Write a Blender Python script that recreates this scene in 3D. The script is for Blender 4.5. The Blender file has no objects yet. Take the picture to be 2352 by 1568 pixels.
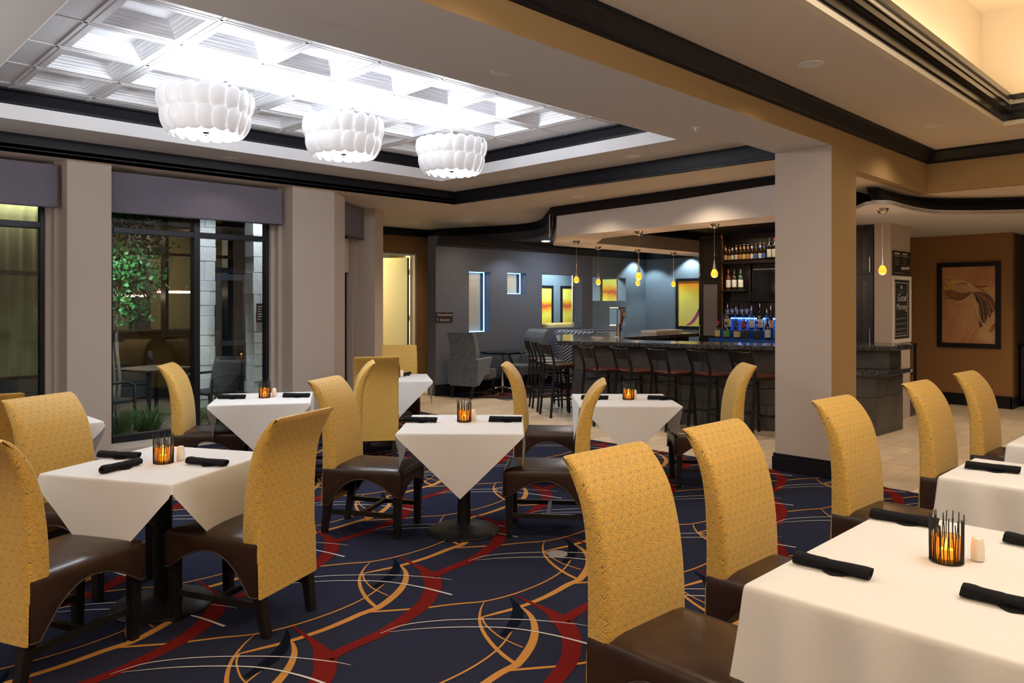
import bpy, bmesh, math, random
from mathutils import Vector, Matrix
random.seed(7)
S = bpy.context.scene
COL = S.collection
PI = math.pi
R = math.radians

# ---------------------------------------------------------------- camera, world, exposure
cam = bpy.data.cameras.new('camera'); CAM = bpy.data.objects.new('camera', cam); COL.objects.link(CAM)
cam.sensor_width = 36; cam.lens = 36*1750/2352; cam.shift_y = -89/2352
cam.clip_start = 0.05; cam.clip_end = 100
CAM.location = (0, 0, 1.6); CAM.rotation_euler = (R(90), 0, R(45.25-90))
S.camera = CAM
S.view_settings.view_transform = 'Standard'; S.view_settings.look = 'None'
S.view_settings.gamma = 1; S.view_settings.use_curve_mapping = False
S.view_settings.exposure = 0.15
S.cycles.max_bounces = 8; S.cycles.diffuse_bounces = 4; S.cycles.glossy_bounces = 4
S.cycles.transmission_bounces = 6; S.cycles.transparent_max_bounces = 12
S.cycles.caustics_reflective = False; S.cycles.caustics_refractive = False
S.cycles.sample_clamp_indirect = 6
W = bpy.data.worlds.new('night'); S.world = W; W.use_nodes = True
W.node_tree.nodes['Background'].inputs[0].default_value = (.30, .36, .50, 1)
W.node_tree.nodes['Background'].inputs[1].default_value = 0.05

def lamp(kind, loc, power, col=(1, 1, 1), size=.1, rot=(0, 0, 0), spot=2.4, blend=.8, sy=None, name='lamp'):
    l = bpy.data.lights.new(name, kind); l.energy = power; l.color = col
    if kind == 'AREA':
        l.size = size
        if sy: l.shape = 'RECTANGLE'; l.size_y = sy
        else: l.shape = 'DISK'
    else:
        l.shadow_soft_size = size
    if kind == 'SPOT': l.spot_size = spot; l.spot_blend = blend
    o = bpy.data.objects.new(name, l); o.location = loc; o.rotation_euler = rot; COL.objects.link(o)
    return o
WARM = (1, .80, .58); NEUT = (1, .90, .78); COOL = (.90, .94, 1)
# downlight lamps (one per can in view; the rest are added fill without cans)
TRAY = [(3.68, 3.78), (3.74, 8.2), (6.34, 8.15), (6.85, 6.85), (6.8, 4.98), (1.0, 8.2), (.6, 3.78), (.55, 6.0)]
RIGHTC = [(5.43, 2.4), (8.19, 2.4), (2.5, 2.4), (-.3, 2.4)]
LOWC = [(8.30, 10.9), (8.70, 9.40), (7.85, 6.66), (7.94, 8.30), (7.75, 4.9)]  # last entry has no can, added to brighten the bar aisle
for x, y in TRAY: lamp('SPOT', (x, y, 3.185), 13, NEUT, .06, name='downlight_lamp')
for x, y in RIGHTC: lamp('SPOT', (x, y, 3.315), 34, WARM, .06, name='downlight_lamp')
for x, y in LOWC: lamp('SPOT', (x, y, 3.015), 60, WARM, .06, name='downlight_lamp')
for x, y in ((11.24, 2.55), (10.9, .6), (12.4, 1.2), (9.0, 1.0)): lamp('SPOT', (x, y, 2.65 if x > 9.6 else 3.315), 65, WARM, .06, name='downlight_lamp')  # first has a can, the others are added to brighten the right side
# light well over the right-hand tables: an added unseen fill lamp above the frame and hidden cove strips
lamp('AREA', (4.2, -.2, 4.2), 82, (1, .93, .83), 1.6, name='well_fill')
lamp('AREA', (4.4, 1.97, 3.62), 55, (1, .84, .60), 8.0, rot=(PI, 0, 0), sy=.15, name='cove_lamp')
lamp('AREA', (8.72, -1.5, 3.62), 40, (1, .78, .52), .15, rot=(PI, 0, 0), sy=6.4, name='cove_lamp')
# added fill behind the camera, aimed up to bounce off the ceilings
lamp('AREA', (-1.6, .9, 2.0), 230, (1, .95, .88), .7, rot=(PI, 0, 0), name='bounce_fill')
lamp('AREA', (1.2, -2.2, 2.0), 190, (1, .93, .84), .7, rot=(PI, 0, 0), name='bounce_fill')
lamp('AREA', (-1.6, 5.6, 2.0), 150, (.95, .97, 1), .7, rot=(PI, 0, 0), name='bounce_fill')
# lounge wall washers, corridor, courtyard
lamp('SPOT', (13.95, 9.95, 2.68), 60, (.75, .90, 1), .03, spot=1.9, blend=.35, name='wall_washer')
lamp('SPOT', (14.2, 9.0, 2.68), 60, (.75, .90, 1), .03, spot=1.9, blend=.35, name='wall_washer')
lamp('SPOT', (9.9, 9.7, 2.7), 26, (.85, .92, 1), .03, spot=2.2, blend=.6, name='wall_washer')
lamp('POINT', (8.2, 13.2, 2.2), 240, (1, .93, .66), .2, name='corridor_lamp')
lamp('SPOT', (13.4, 11.7, 2.70), 120, (.8, .92, 1), .05, rot=(R(22), 0, 0), spot=2.2, name='passage_lamp')
lamp('AREA', (12.9, 11.2, 2.70), 60, (.85, .93, 1), .8, name='passage_lamp')
lamp('AREA', (10.9, 9.3, 2.72), 24, (.72, .84, 1), .5, name='lounge_fill')  # added fill to lift and cool the lounge wall, no fitting there
lamp('AREA', (12.5, 6.9, 2.5), 14, (1, .6, .28), .6, name='bar_lamp')
lamp('SPOT', (2.7, 9.5, 2.2), 130, (.92, 1, .9), .05, rot=(R(60), 0, R(-30)), spot=1.5, name='garden_lamp')
lamp('SPOT', (3.6, 9.32, 1.6), 45, (.92, 1, .9), .05, rot=(R(18), 0, 0), spot=2.4, name='garden_lamp')
lamp('SPOT', (4.85, 9.5, 3.4), 150, (.92, .97, 1), .05, rot=(R(25), 0, 0), spot=1.3, name='garden_lamp')
lamp('SPOT', (4.9, 10.6, 3.4), 110, (.92, .97, 1), .05, rot=(R(30), 0, 0), spot=1.3, name='garden_lamp')
lamp('POINT', (5.2, 15.0, 2.5), 8, (1, .88, .62), .3, name='lobby_lamp')

# ---------------------------------------------------------------- materials
def mat(name, col, rough=.6, metal=0, emit=None, estr=0, spec=.5, noise=None, bump=None, trans=0, ior=1.45, alpha=1, coat=0, sheen=0):
    m = bpy.data.materials.new(name); m.use_nodes = True
    n = m.node_tree.nodes; L = m.node_tree.links; b = n['Principled BSDF']
    b.inputs['Base Color'].default_value = (*col, 1); b.inputs['Roughness'].default_value = rough
    b.inputs['Metallic'].default_value = metal; b.inputs['Specular IOR Level'].default_value = spec
    b.inputs['Transmission Weight'].default_value = trans; b.inputs['IOR'].default_value = ior
    b.inputs['Coat Weight'].default_value = coat; b.inputs['Sheen Weight'].default_value = sheen
    if emit: b.inputs['Emission Color'].default_value = (*emit, 1); b.inputs['Emission Strength'].default_value = estr
    if noise or bump:
        tc = n.new('ShaderNodeTexCoord')
    if noise:   # (scale, amount, detail[, stretch])
        nz = n.new('ShaderNodeTexNoise'); nz.inputs['Scale'].default_value = noise[0]; nz.inputs['Detail'].default_value = noise[2]
        src = tc.outputs['Object']
        if len(noise) > 3:
            mp = n.new('ShaderNodeMapping'); mp.inputs['Scale'].default_value = noise[3]; L.new(src, mp.inputs[0]); src = mp.outputs[0]
        L.new(src, nz.inputs['Vector'])
        mr = n.new('ShaderNodeMapRange'); mr.inputs[1].default_value = .3; mr.inputs[2].default_value = .7
        mr.inputs[3].default_value = 1-noise[1]; mr.inputs[4].default_value = 1+noise[1]
        L.new(nz.outputs[0], mr.inputs[0])
        vm = n.new('ShaderNodeVectorMath'); vm.operation = 'SCALE'; vm.inputs[0].default_value = col
        L.new(mr.outputs[0], vm.inputs['Scale']); L.new(vm.outputs[0], b.inputs['Base Color'])
    if bump:    # (scale, strength, distance[, stretch])
        nz = n.new('ShaderNodeTexNoise'); nz.inputs['Scale'].default_value = bump[0]; nz.inputs['Detail'].default_value = 3
        src = tc.outputs['Object']
        if len(bump) > 3:
            mp = n.new('ShaderNodeMapping'); mp.inputs['Scale'].default_value = bump[3]; L.new(src, mp.inputs[0]); src = mp.outputs[0]
        L.new(src, nz.inputs['Vector'])
        bp = n.new('ShaderNodeBump'); bp.inputs['Strength'].default_value = bump[1]; bp.inputs['Distance'].default_value = bump[2]
        L.new(nz.outputs[0], bp.inputs['Height']); L.new(bp.outputs[0], b.inputs['Normal'])
    return m

M = {}
M['ceiling'] = mat('ceiling_paint', (.60, .585, .575), .8, bump=(60, .05, .002))
M['ceiling_low'] = mat('ceiling_paint_tan', (.66, .58, .49), .8, bump=(60, .05, .002))
M['band'] = mat('white_band', (.80, .80, .82), .6)
M['tile_white'] = mat('coffer_white', (.80, .82, .86), .55)
M['grid'] = mat('grid_white', (.78, .79, .82), .5)
M['grid_gap'] = mat('grid_shadow_gap', (.30, .31, .33), .6)
M['trim'] = mat('dark_stained_trim', (.008, .008, .012), .45, spec=.3, noise=(8, .25, 3, (1, 1, 8)))
M['wall'] = mat('taupe_wallcovering', (.49, .41, .345), .85, noise=(260, .10, 2), bump=(300, .25, .002))
M['wall_gold'] = mat('gold_wallcovering', (.36, .235, .10), .85, noise=(260, .10, 2), bump=(300, .25, .002))
M['wall_grey'] = mat('grey_linen_wall', (.10, .108, .13), .8, noise=(120, .18, 3, (1, 1, .06)))
M['wall_blue'] = mat('bluegrey_linen_wall', (.15, .20, .24), .8, noise=(120, .15, 3, (1, 1, .06)))
M['wall_brown'] = mat('brown_wall', (.27, .135, .045), .8, noise=(200, .08, 2))
M['lounge_ceiling'] = mat('navy_ceiling', (.05, .052, .065), .7)
M['pale'] = mat('pale_yellow_paint', (.75, .70, .46), .7)
M['beige'] = mat('beige_panel', (.42, .38, .29), .7)
M['canopy'] = mat('canopy_paint', (.72, .66, .61), .75)
M['carpet'] = mat('navy_carpet', (.024, .026, .046), .95, spec=0, noise=(420, .38, 2), bump=(500, .6, .004))
M['carpet_gold'] = mat('carpet_gold', (.44, .20, .05), .95, spec=0, noise=(420, .25, 2))
M['carpet_red'] = mat('carpet_red', (.135, .012, .010), .95, spec=0, noise=(420, .25, 2))
M['carpet_white'] = mat('carpet_ivory', (.52, .49, .46), .95, spec=0, noise=(420, .2, 2))
M['carpet_dark'] = mat('carpet_midnight', (.006, .008, .014), .95, spec=.0, noise=(420, .25, 2))
M['tile'] = [mat('floor_tile_%s' % k, c, .28, noise=(6, .10, 4)) for k, c in (('sand', (.74, .60, .43)), ('cream', (.80, .66, .49)), ('greige', (.68, .56, .41)))]
M['grout'] = mat('tile_grout', (.16, .12, .09), .9)
M['wood_black'] = mat('black_stained_wood', (.010, .009, .008), .35, noise=(12, .3, 3, (1, 1, .1)))
M['leather'] = mat('brown_leather', (.036, .019, .013), .30, noise=(9, .25, 4), bump=(110, .12, .002))
M['piping'] = mat('leather_piping', (.06, .04, .03), .4)
M['cloth'] = mat('white_tablecloth', (.86, .845, .825), .85, bump=(700, .12, .001), sheen=.1)
M['napkin'] = mat('black_napkin', (.0055, .0055, .0075), .9, bump=(600, .3, .001), spec=.3)
M['metal_black'] = mat('black_metal', (.012, .012, .014), .42, metal=.3)
M['steel'] = mat('brushed_steel', (.55, .50, .45), .3, metal=1)
M['chrome'] = mat('chrome', (.75, .75, .77), .12, metal=1)
M['wax'] = mat('candle_wax', (.85, .62, .30), .5, emit=(1, .48, .06), estr=.9)
M['flame'] = mat('flame', (1, .7, .2), .5, emit=(1, .58, .10), estr=9)
M['ceramic'] = mat('white_ceramic', (.80, .76, .66), .25)
M['petal'] = mat('opal_glass_petal', (.92, .92, .95), .35, emit=(.95, .96, 1), estr=.24)
M['diffuser'] = mat('opal_diffuser', (.95, .95, .97), .4, emit=(.95, .97, 1), estr=1.1)
M['rod'] = mat('white_metal_rod', (.62, .62, .64), .35, metal=.6)
M['shade'] = mat('roller_shade_fabric', (.15, .135, .17), .9, noise=(90, .14, 3, (.15, 1, 4)))
M['shade_white'] = mat('white_roller_shade', (.62, .58, .58), .8)
M['frame'] = mat('dark_bronze_frame', (.018, .019, .026), .35, metal=.4)
M['granite'] = mat('speckled_granite', (.03, .032, .036), .18, coat=.3)
M['slate'] = [mat('slate_tile_%s' % k, c, .38, noise=(5, .35, 5)) for k, c in (('charcoal', (.052, .052, .054)), ('brownish', (.062, .055, .048)), ('bluish', (.052, .062, .068)))]
M['bar_dark'] = mat('dark_bar_panel', (.014, .014, .015), .5)
M['redwood'] = mat('cherry_seat_wood', (.08, .019, .011), .28, noise=(10, .3, 4, (1, 8, 1)))
M['cabinet'] = mat('espresso_cabinet', (.016, .011, .010), .35, noise=(8, .3, 3, (6, 6, .4)))
M['orange'] = mat('orange_panel', (.62, .21, .018), .6)
M['frost'] = mat('frosted_glass', (.22, .20, .20), .55)
M['black_gloss'] = mat('black_screen', (.006, .006, .008), .08)
M['velvet'] = mat('grey_velvet', (.062, .08, .10), .75, noise=(20, .3, 3), sheen=.6)
M['gold_frame'] = mat('gold_foil', (.6, .4, .1), .3, metal=1)
M['amber'] = mat('amber_glass', (1, .5, .05), .15, emit=(1, .40, .03), estr=1.15)
M['bulb'] = mat('bulb', (1, .8, .5), .3, emit=(1, .74, .46), estr=25)
M['led_blue'] = mat('led_blue', (.5, .75, 1), .4, emit=(.16, .42, 1), estr=6)
M['led_white'] = mat('led_blue_white', (.6, .85, 1), .4, emit=(.13, .45, 1), estr=5)
M['led_warm'] = mat('led_warm', (1, .8, .6), .4, emit=(1, .6, .35), estr=2)
M['chalk'] = mat('chalk', (.62, .60, .57), .9)
M['chalk_dim'] = mat('chalk_dim', (.16, .155, .15), .9)
M['board'] = mat('chalkboard', (.018, .018, .018), .6)
M['menu'] = mat('brown_menu_panel', (.030, .022, .016), .5)
M['whitewood'] = mat('white_painted_wood', (.62, .57, .52), .5)
M['sign'] = mat('sign_plate', (.022, .016, .015), .4)
M['sign_text'] = mat('sign_lettering', (.55, .52, .50), .5)
M['bark'] = mat('pale_bark', (.11, .09, .07), .9, noise=(25, .5, 4, (1, 1, .2)))
M['leaf'] = [mat('leaf_%s' % k, c, .5) for k, c in (('mid', (.03, .14, .035)), ('deep', (.012, .07, .03)), ('light', (.07, .22, .06)))]
M['grass'] = mat('ornamental_grass', (.07, .17, .035), .6, noise=(4, .3, 2))
M['stone_white'] = mat('white_limestone', (.62, .64, .66), .8, noise=(9, .14, 4), bump=(40, .3, .004))
M['paver'] = mat('courtyard_paving', (.10, .10, .10), .8, noise=(3, .3, 4))
M['siding'] = mat('dark_siding', (.05, .055, .06), .7, noise=(4, .25, 3))
M['lobby'] = mat('lobby_wall', (.36, .32, .18), .8)
M['wicker'] = mat('black_wicker', (.02, .022, .026), .45, bump=(160, 1, .004))
M['plastic_white'] = mat('white_plastic', (.7, .7, .7), .4)
M['towel'] = mat('white_knit', (.6, .6, .62), .95, bump=(90, 1, .01))
M['liner'] = mat('downlight_cone', (.55, .50, .44), .35)
M['brass'] = mat('copper_tap', (.55, .22, .10), .25, metal=1)
M['blue_box'] = mat('blue_plastic', (.05, .25, .40), .5)

def pane_mat(name, tint, refl, ior=1.6):
    m = bpy.data.materials.new(name); m.use_nodes = True; n = m.node_tree.nodes; L = m.node_tree.links; n.clear()
    o = n.new('ShaderNodeOutputMaterial'); mx = n.new('ShaderNodeMixShader'); t = n.new('ShaderNodeBsdfTransparent'); g = n.new('ShaderNodeBsdfGlossy')
    t.inputs[0].default_value = (*tint, 1); g.inputs['Roughness'].default_value = 0
    f = n.new('ShaderNodeLayerWeight'); f.inputs[0].default_value = .5
    p5 = n.new('ShaderNodeMath'); p5.operation = 'POWER'; p5.inputs[1].default_value = 5; L.new(f.outputs['Facing'], p5.inputs[0])
    a = n.new('ShaderNodeMath'); a.operation = 'MULTIPLY_ADD'; a.use_clamp = True; a.inputs[1].default_value = .9; a.inputs[2].default_value = refl
    L.new(p5.outputs[0], a.inputs[0]); L.new(a.outputs[0], mx.inputs[0])
    L.new(t.outputs[0], mx.inputs[1]); L.new(g.outputs[0], mx.inputs[2]); L.new(mx.outputs[0], o.inputs[0])
    return m
M['pane'] = pane_mat('window_glass', (.92, .95, .95), .05)
M['votive'] = pane_mat('amber_votive_glass', (1, .80, .50), .03)
M['bottle_clear'] = pane_mat('clear_glass', (.74, .80, .88), .14)
M['bottle_amber'] = mat('amber_bottle', (.028, .010, .004), .08, coat=.5)
M['bottle_dark'] = mat('dark_bottle', (.010, .012, .010), .08, coat=.5)
M['bottle_green'] = mat('green_bottle', (.02, .06, .02), .08, coat=.5)
M['liquor'] = mat('amber_liquor', (.10, .025, .008), .1)
M['label_white'] = mat('paper_label', (.60, .57, .52), .7)
M['label_orange'] = mat('orange_label', (.55, .22, .04), .7)
M['label_blue'] = mat('blue_label', (.04, .12, .45), .7)
M['label_green'] = mat('green_label', (.10, .28, .05), .7)
M['label_cream'] = mat('cream_label', (.55, .45, .22), .7)
M['label_black'] = mat('black_label', (.02, .02, .022), .6)
M['red'] = mat('red_print', (.55, .03, .02), .6)
M['cap_red'] = mat('red_foil', (.40, .02, .03), .4)
M['cap_dark'] = mat('dark_foil', (.03, .025, .04), .4)
M['cap_green'] = mat('green_foil', (.05, .18, .12), .4)

def speckle():
    m = M['granite']; n = m.node_tree.nodes; L = m.node_tree.links; b = n['Principled BSDF']
    tc = n.new('ShaderNodeTexCoord'); v = n.new('ShaderNodeTexVoronoi'); v.inputs['Scale'].default_value = 190
    L.new(tc.outputs['Object'], v.inputs['Vector'])
    sp = n.new('ShaderNodeSeparateColor'); L.new(v.outputs['Color'], sp.inputs[0])
    r = n.new('ShaderNodeValToRGB'); e = r.color_ramp.elements
    e[0].position = 0; e[0].color = (.012, .013, .016, 1); e[1].position = .55; e[1].color = (.035, .038, .045, 1)
    x = e.new(.80); x.color = (.06, .065, .075, 1); x = e.new(.95); x.color = (.28, .29, .31, 1)
    r.color_ramp.interpolation = 'CONSTANT'
    L.new(sp.outputs[0], r.inputs[0]); L.new(r.outputs[0], b.inputs['Base Color'])
speckle()

def zigzag():   # banquette upholstery: navy and white zigzag weave
    m = mat('zigzag_upholstery', (.03, .035, .06), .9); n = m.node_tree.nodes; L = m.node_tree.links; b = n['Principled BSDF']
    tc = n.new('ShaderNodeTexCoord'); s = n.new('ShaderNodeSeparateXYZ'); L.new(tc.outputs['Object'], s.inputs[0])
    def mt(op, a, c=0.):
        k = n.new('ShaderNodeMath'); k.operation = op
        for i, q in ((0, a), (1, c)):
            if isinstance(q, (int, float)): k.inputs[i].default_value = q
            else: L.new(q, k.inputs[i])
        return k.outputs[0]
    zig = mt('PINGPONG', mt('MULTIPLY', s.outputs[0], 11.), .5)
    f = mt('FRACT', mt('ADD', mt('MULTIPLY', mt('ADD', s.outputs[2], mt('MULTIPLY', s.outputs[1], .6)), 17.), zig))
    g = mt('GREATER_THAN', f, .62)
    mx = n.new('ShaderNodeMix'); mx.data_type = 'RGBA'; mx.inputs[6].default_value = (.018, .020, .032, 1); mx.inputs[7].default_value = (.34, .36, .42, 1)
    L.new(g, mx.inputs[0]); L.new(mx.outputs[2], b.inputs['Base Color']); return m
M['zigzag'] = zigzag()

def cane():     # gold jacquard with a woven-cane pattern of short lens-shaped sticks; UV is in metres
    m = mat('gold_cane_fabric', (.5, .3, .06), .62, sheen=.15); n = m.node_tree.nodes; L = m.node_tree.links; b = n['Principled BSDF']
    uv = n.new('ShaderNodeUVMap'); uv.uv_map = 'uv'
    def mt(op, a, c=0., d=None):
        k = n.new('ShaderNodeMath'); k.operation = op
        for i, q in ((0, a), (1, c), (2, d)):
            if q is None: continue
            if isinstance(q, (int, float)): k.inputs[i].default_value = q
            else: L.new(q, k.inputs[i])
        return k.outputs[0]
    sx = n.new('ShaderNodeSeparateXYZ'); L.new(uv.outputs[0], sx.inputs[0]); U, V = sx.outputs[0], sx.outputs[1]
    v1 = (.049, .000); v2 = (.012, .071); det = v1[0]*v2[1]-v1[1]*v2[0]
    dark = light = None
    for (cx, cy, ang, ln, w) in ((0, -.005, 51, .068, .0040), (.030, -.037, -33, .064, .0044), (.021, -.013, 117, .038, .0037), (.013, -.050, 62, .048, .0037), (.036, -.055, 113, .048, .0037), (.024, .003, 9, .038, .0040), (.002, -.027, 8, .036, .0040)):
        qx = mt('SUBTRACT', U, cx); qy = mt('SUBTRACT', V, cy)
        a = mt('SUBTRACT', mt('MULTIPLY', qx, v2[1]/det), mt('MULTIPLY', qy, v2[0]/det))
        c = mt('SUBTRACT', mt('MULTIPLY', qy, v1[0]/det), mt('MULTIPLY', qx, v1[1]/det))
        a = mt('SUBTRACT', a, mt('ROUND', a)); c = mt('SUBTRACT', c, mt('ROUND', c))
        rx = mt('ADD', mt('MULTIPLY', a, v1[0]), mt('MULTIPLY', c, v2[0])); ry = mt('ADD', mt('MULTIPLY', a, v1[1]), mt('MULTIPLY', c, v2[1]))
        ca, sa = math.cos(R(ang)), math.sin(R(ang))
        al = mt('ADD', mt('MULTIPLY', rx, ca), mt('MULTIPLY', ry, sa)); ac = mt('ABSOLUTE', mt('SUBTRACT', mt('MULTIPLY', ry, ca), mt('MULTIPLY', rx, sa)))
        t = mt('MULTIPLY', al, 2/ln); wd = mt('MULTIPLY', mt('SUBTRACT', 1., mt('POWER', mt('ABSOLUTE', t), 5.)), w)
        e = mt('MULTIPLY', mt('SUBTRACT', wd, ac), 900.); e.node.use_clamp = True
        i = mt('MULTIPLY', mt('SUBTRACT', mt('SUBTRACT', wd, .0013), ac), 1400.); i.node.use_clamp = True
        dark = e if dark is None else mt('MAXIMUM', dark, e); light = i if light is None else mt('MAXIMUM', light, i)
    nz = n.new('ShaderNodeTexNoise'); nz.inputs['Scale'].default_value = 14; L.new(uv.outputs[0], nz.inputs['Vector'])
    mb = n.new('ShaderNodeMix'); mb.data_type = 'RGBA'; mb.inputs[6].default_value = (.63, .345, .052, 1); mb.inputs[7].default_value = (.70, .42, .080, 1); L.new(nz.outputs[0], mb.inputs[0])
    m1 = n.new('ShaderNodeMix'); m1.data_type = 'RGBA'; m1.inputs[7].default_value = (.050, .030, .004, 1); L.new(mb.outputs[2], m1.inputs[6]); L.new(dark, m1.inputs[0])
    m2 = n.new('ShaderNodeMix'); m2.data_type = 'RGBA'; m2.inputs[7].default_value = (.70, .46, .12, 1); L.new(m1.outputs[2], m2.inputs[6]); L.new(light, m2.inputs[0])
    L.new(m2.outputs[2], b.inputs['Base Color'])
    bp = n.new('ShaderNodeBump'); bp.inputs['Strength'].default_value = .5; bp.inputs['Distance'].default_value = .002; L.new(light, bp.inputs['Height']); L.new(bp.outputs[0], b.inputs['Normal'])
    return m
M['cane'] = cane()

def artwork(name, cols, seed, scale, dist, stretch=(1, 1, 1), rot=0):   # abstract print
    m = mat(name, (.5, .3, .1), .5); n = m.node_tree.nodes; L = m.node_tree.links; b = n['Principled BSDF']
    tc = n.new('ShaderNodeTexCoord'); mp = n.new('ShaderNodeMapping'); mp.inputs['Location'].default_value = (seed, seed*.7, seed*.3); mp.inputs['Scale'].default_value = stretch
    mp.inputs['Rotation'].default_value = (rot, 0, 0)
    L.new(tc.outputs['Object'], mp.inputs[0])
    nz = n.new('ShaderNodeTexNoise'); nz.inputs['Scale'].default_value = scale; nz.inputs['Detail'].default_value = 5; nz.inputs['Distortion'].default_value = dist
    L.new(mp.outputs[0], nz.inputs['Vector'])
    r = n.new('ShaderNodeValToRGB'); e = r.color_ramp.elements
    for i, (p, c) in enumerate(cols):
        k = e[i] if i < 2 else e.new(p)
        k.position = p; k.color = (*c, 1)
    L.new(nz.outputs[0], r.inputs[0]); L.new(r.outputs[0], b.inputs['Base Color']); return m
def art_bands(name, stops, amp, sc):   # soft horizontal colour bands
    m = mat(name, (.6, .5, .1), .5); n = m.node_tree.nodes; L = m.node_tree.links; b = n['Principled BSDF']
    tc = n.new('ShaderNodeTexCoord'); sp = n.new('ShaderNodeSeparateXYZ'); L.new(tc.outputs['Object'], sp.inputs[0])
    nz = n.new('ShaderNodeTexNoise'); nz.inputs['Scale'].default_value = sc; nz.inputs['Detail'].default_value = 2; L.new(tc.outputs['Object'], nz.inputs['Vector'])
    a = n.new('ShaderNodeMath'); a.operation = 'MULTIPLY_ADD'; a.inputs[1].default_value = amp; L.new(nz.outputs[0], a.inputs[0])
    c = n.new('ShaderNodeMath'); c.operation = 'ADD'; c.inputs[1].default_value = .5-amp*.5; L.new(sp.outputs[2], c.inputs[0]); L.new(c.outputs[0], a.inputs[2])
    r = n.new('ShaderNodeValToRGB'); e = r.color_ramp.elements
    for i, (p, q) in enumerate(stops):
        k = e[i] if i < 2 else e.new(p)
        k.position = p; k.color = (*q, 1)
    L.new(a.outputs[0], r.inputs[0]); L.new(r.outputs[0], b.inputs['Base Color']); return m
YL, OR, RD, GD = (.80, .72, .11), (.80, .36, .02), (.55, .07, .03), (.78, .52, .04)
M['art_yellow'] = art_bands('abstract_yellow_print', [(.05, GD), (.32, YL), (.45, OR), (.50, RD), (.56, OR), (.68, YL), (.95, YL)], .30, 2.2)
M['art_yellow2'] = art_bands('abstract_yellow_orange_print', [(.02, YL), (.30, (.82, .78, .20)), (.62, YL), (.78, GD), (.86, OR), (.93, (.75, .25, .02)), (.99, GD)], .22, 1.6)
M['art_brown'] = artwork('abstract_brown_print', [(.28, (.52, .33, .12)), (.38, (.56, .34, .17)), (.48, (.50, .25, .11)), (.56, (.42, .19, .09)), (.64, (.54, .33, .15)), (.75, (.58, .48, .16))], 5.2, 1.5, .7, (1, 1.2, 1), .6)

def thin_cloth():
    m = M['cloth']; n = m.node_tree.nodes; L = m.node_tree.links; b = n['Principled BSDF']; o = n['Material Output']
    t = n.new('ShaderNodeBsdfTranslucent'); t.inputs[0].default_value = (.86, .84, .81, 1); mx = n.new('ShaderNodeMixShader'); mx.inputs[0].default_value = .2
    L.new(b.outputs[0], mx.inputs[1]); L.new(t.outputs[0], mx.inputs[2]); L.new(mx.outputs[0], o.inputs[0])
thin_cloth()

def votive():    # thin amber cup: mostly clear, some light scattered by the glass
    m = M['votive']; n = m.node_tree.nodes; L = m.node_tree.links; o = next(k for k in n if k.type == 'OUTPUT_MATERIAL'); a = o.inputs[0].links[0].from_socket
    t = n.new('ShaderNodeBsdfTranslucent'); t.inputs[0].default_value = (1, .50, .10, 1); mx = n.new('ShaderNodeMixShader'); mx.inputs[0].default_value = .15
    L.new(a, mx.inputs[1]); L.new(t.outputs[0], mx.inputs[2]); L.new(mx.outputs[0], o.inputs[0])
votive()

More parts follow.
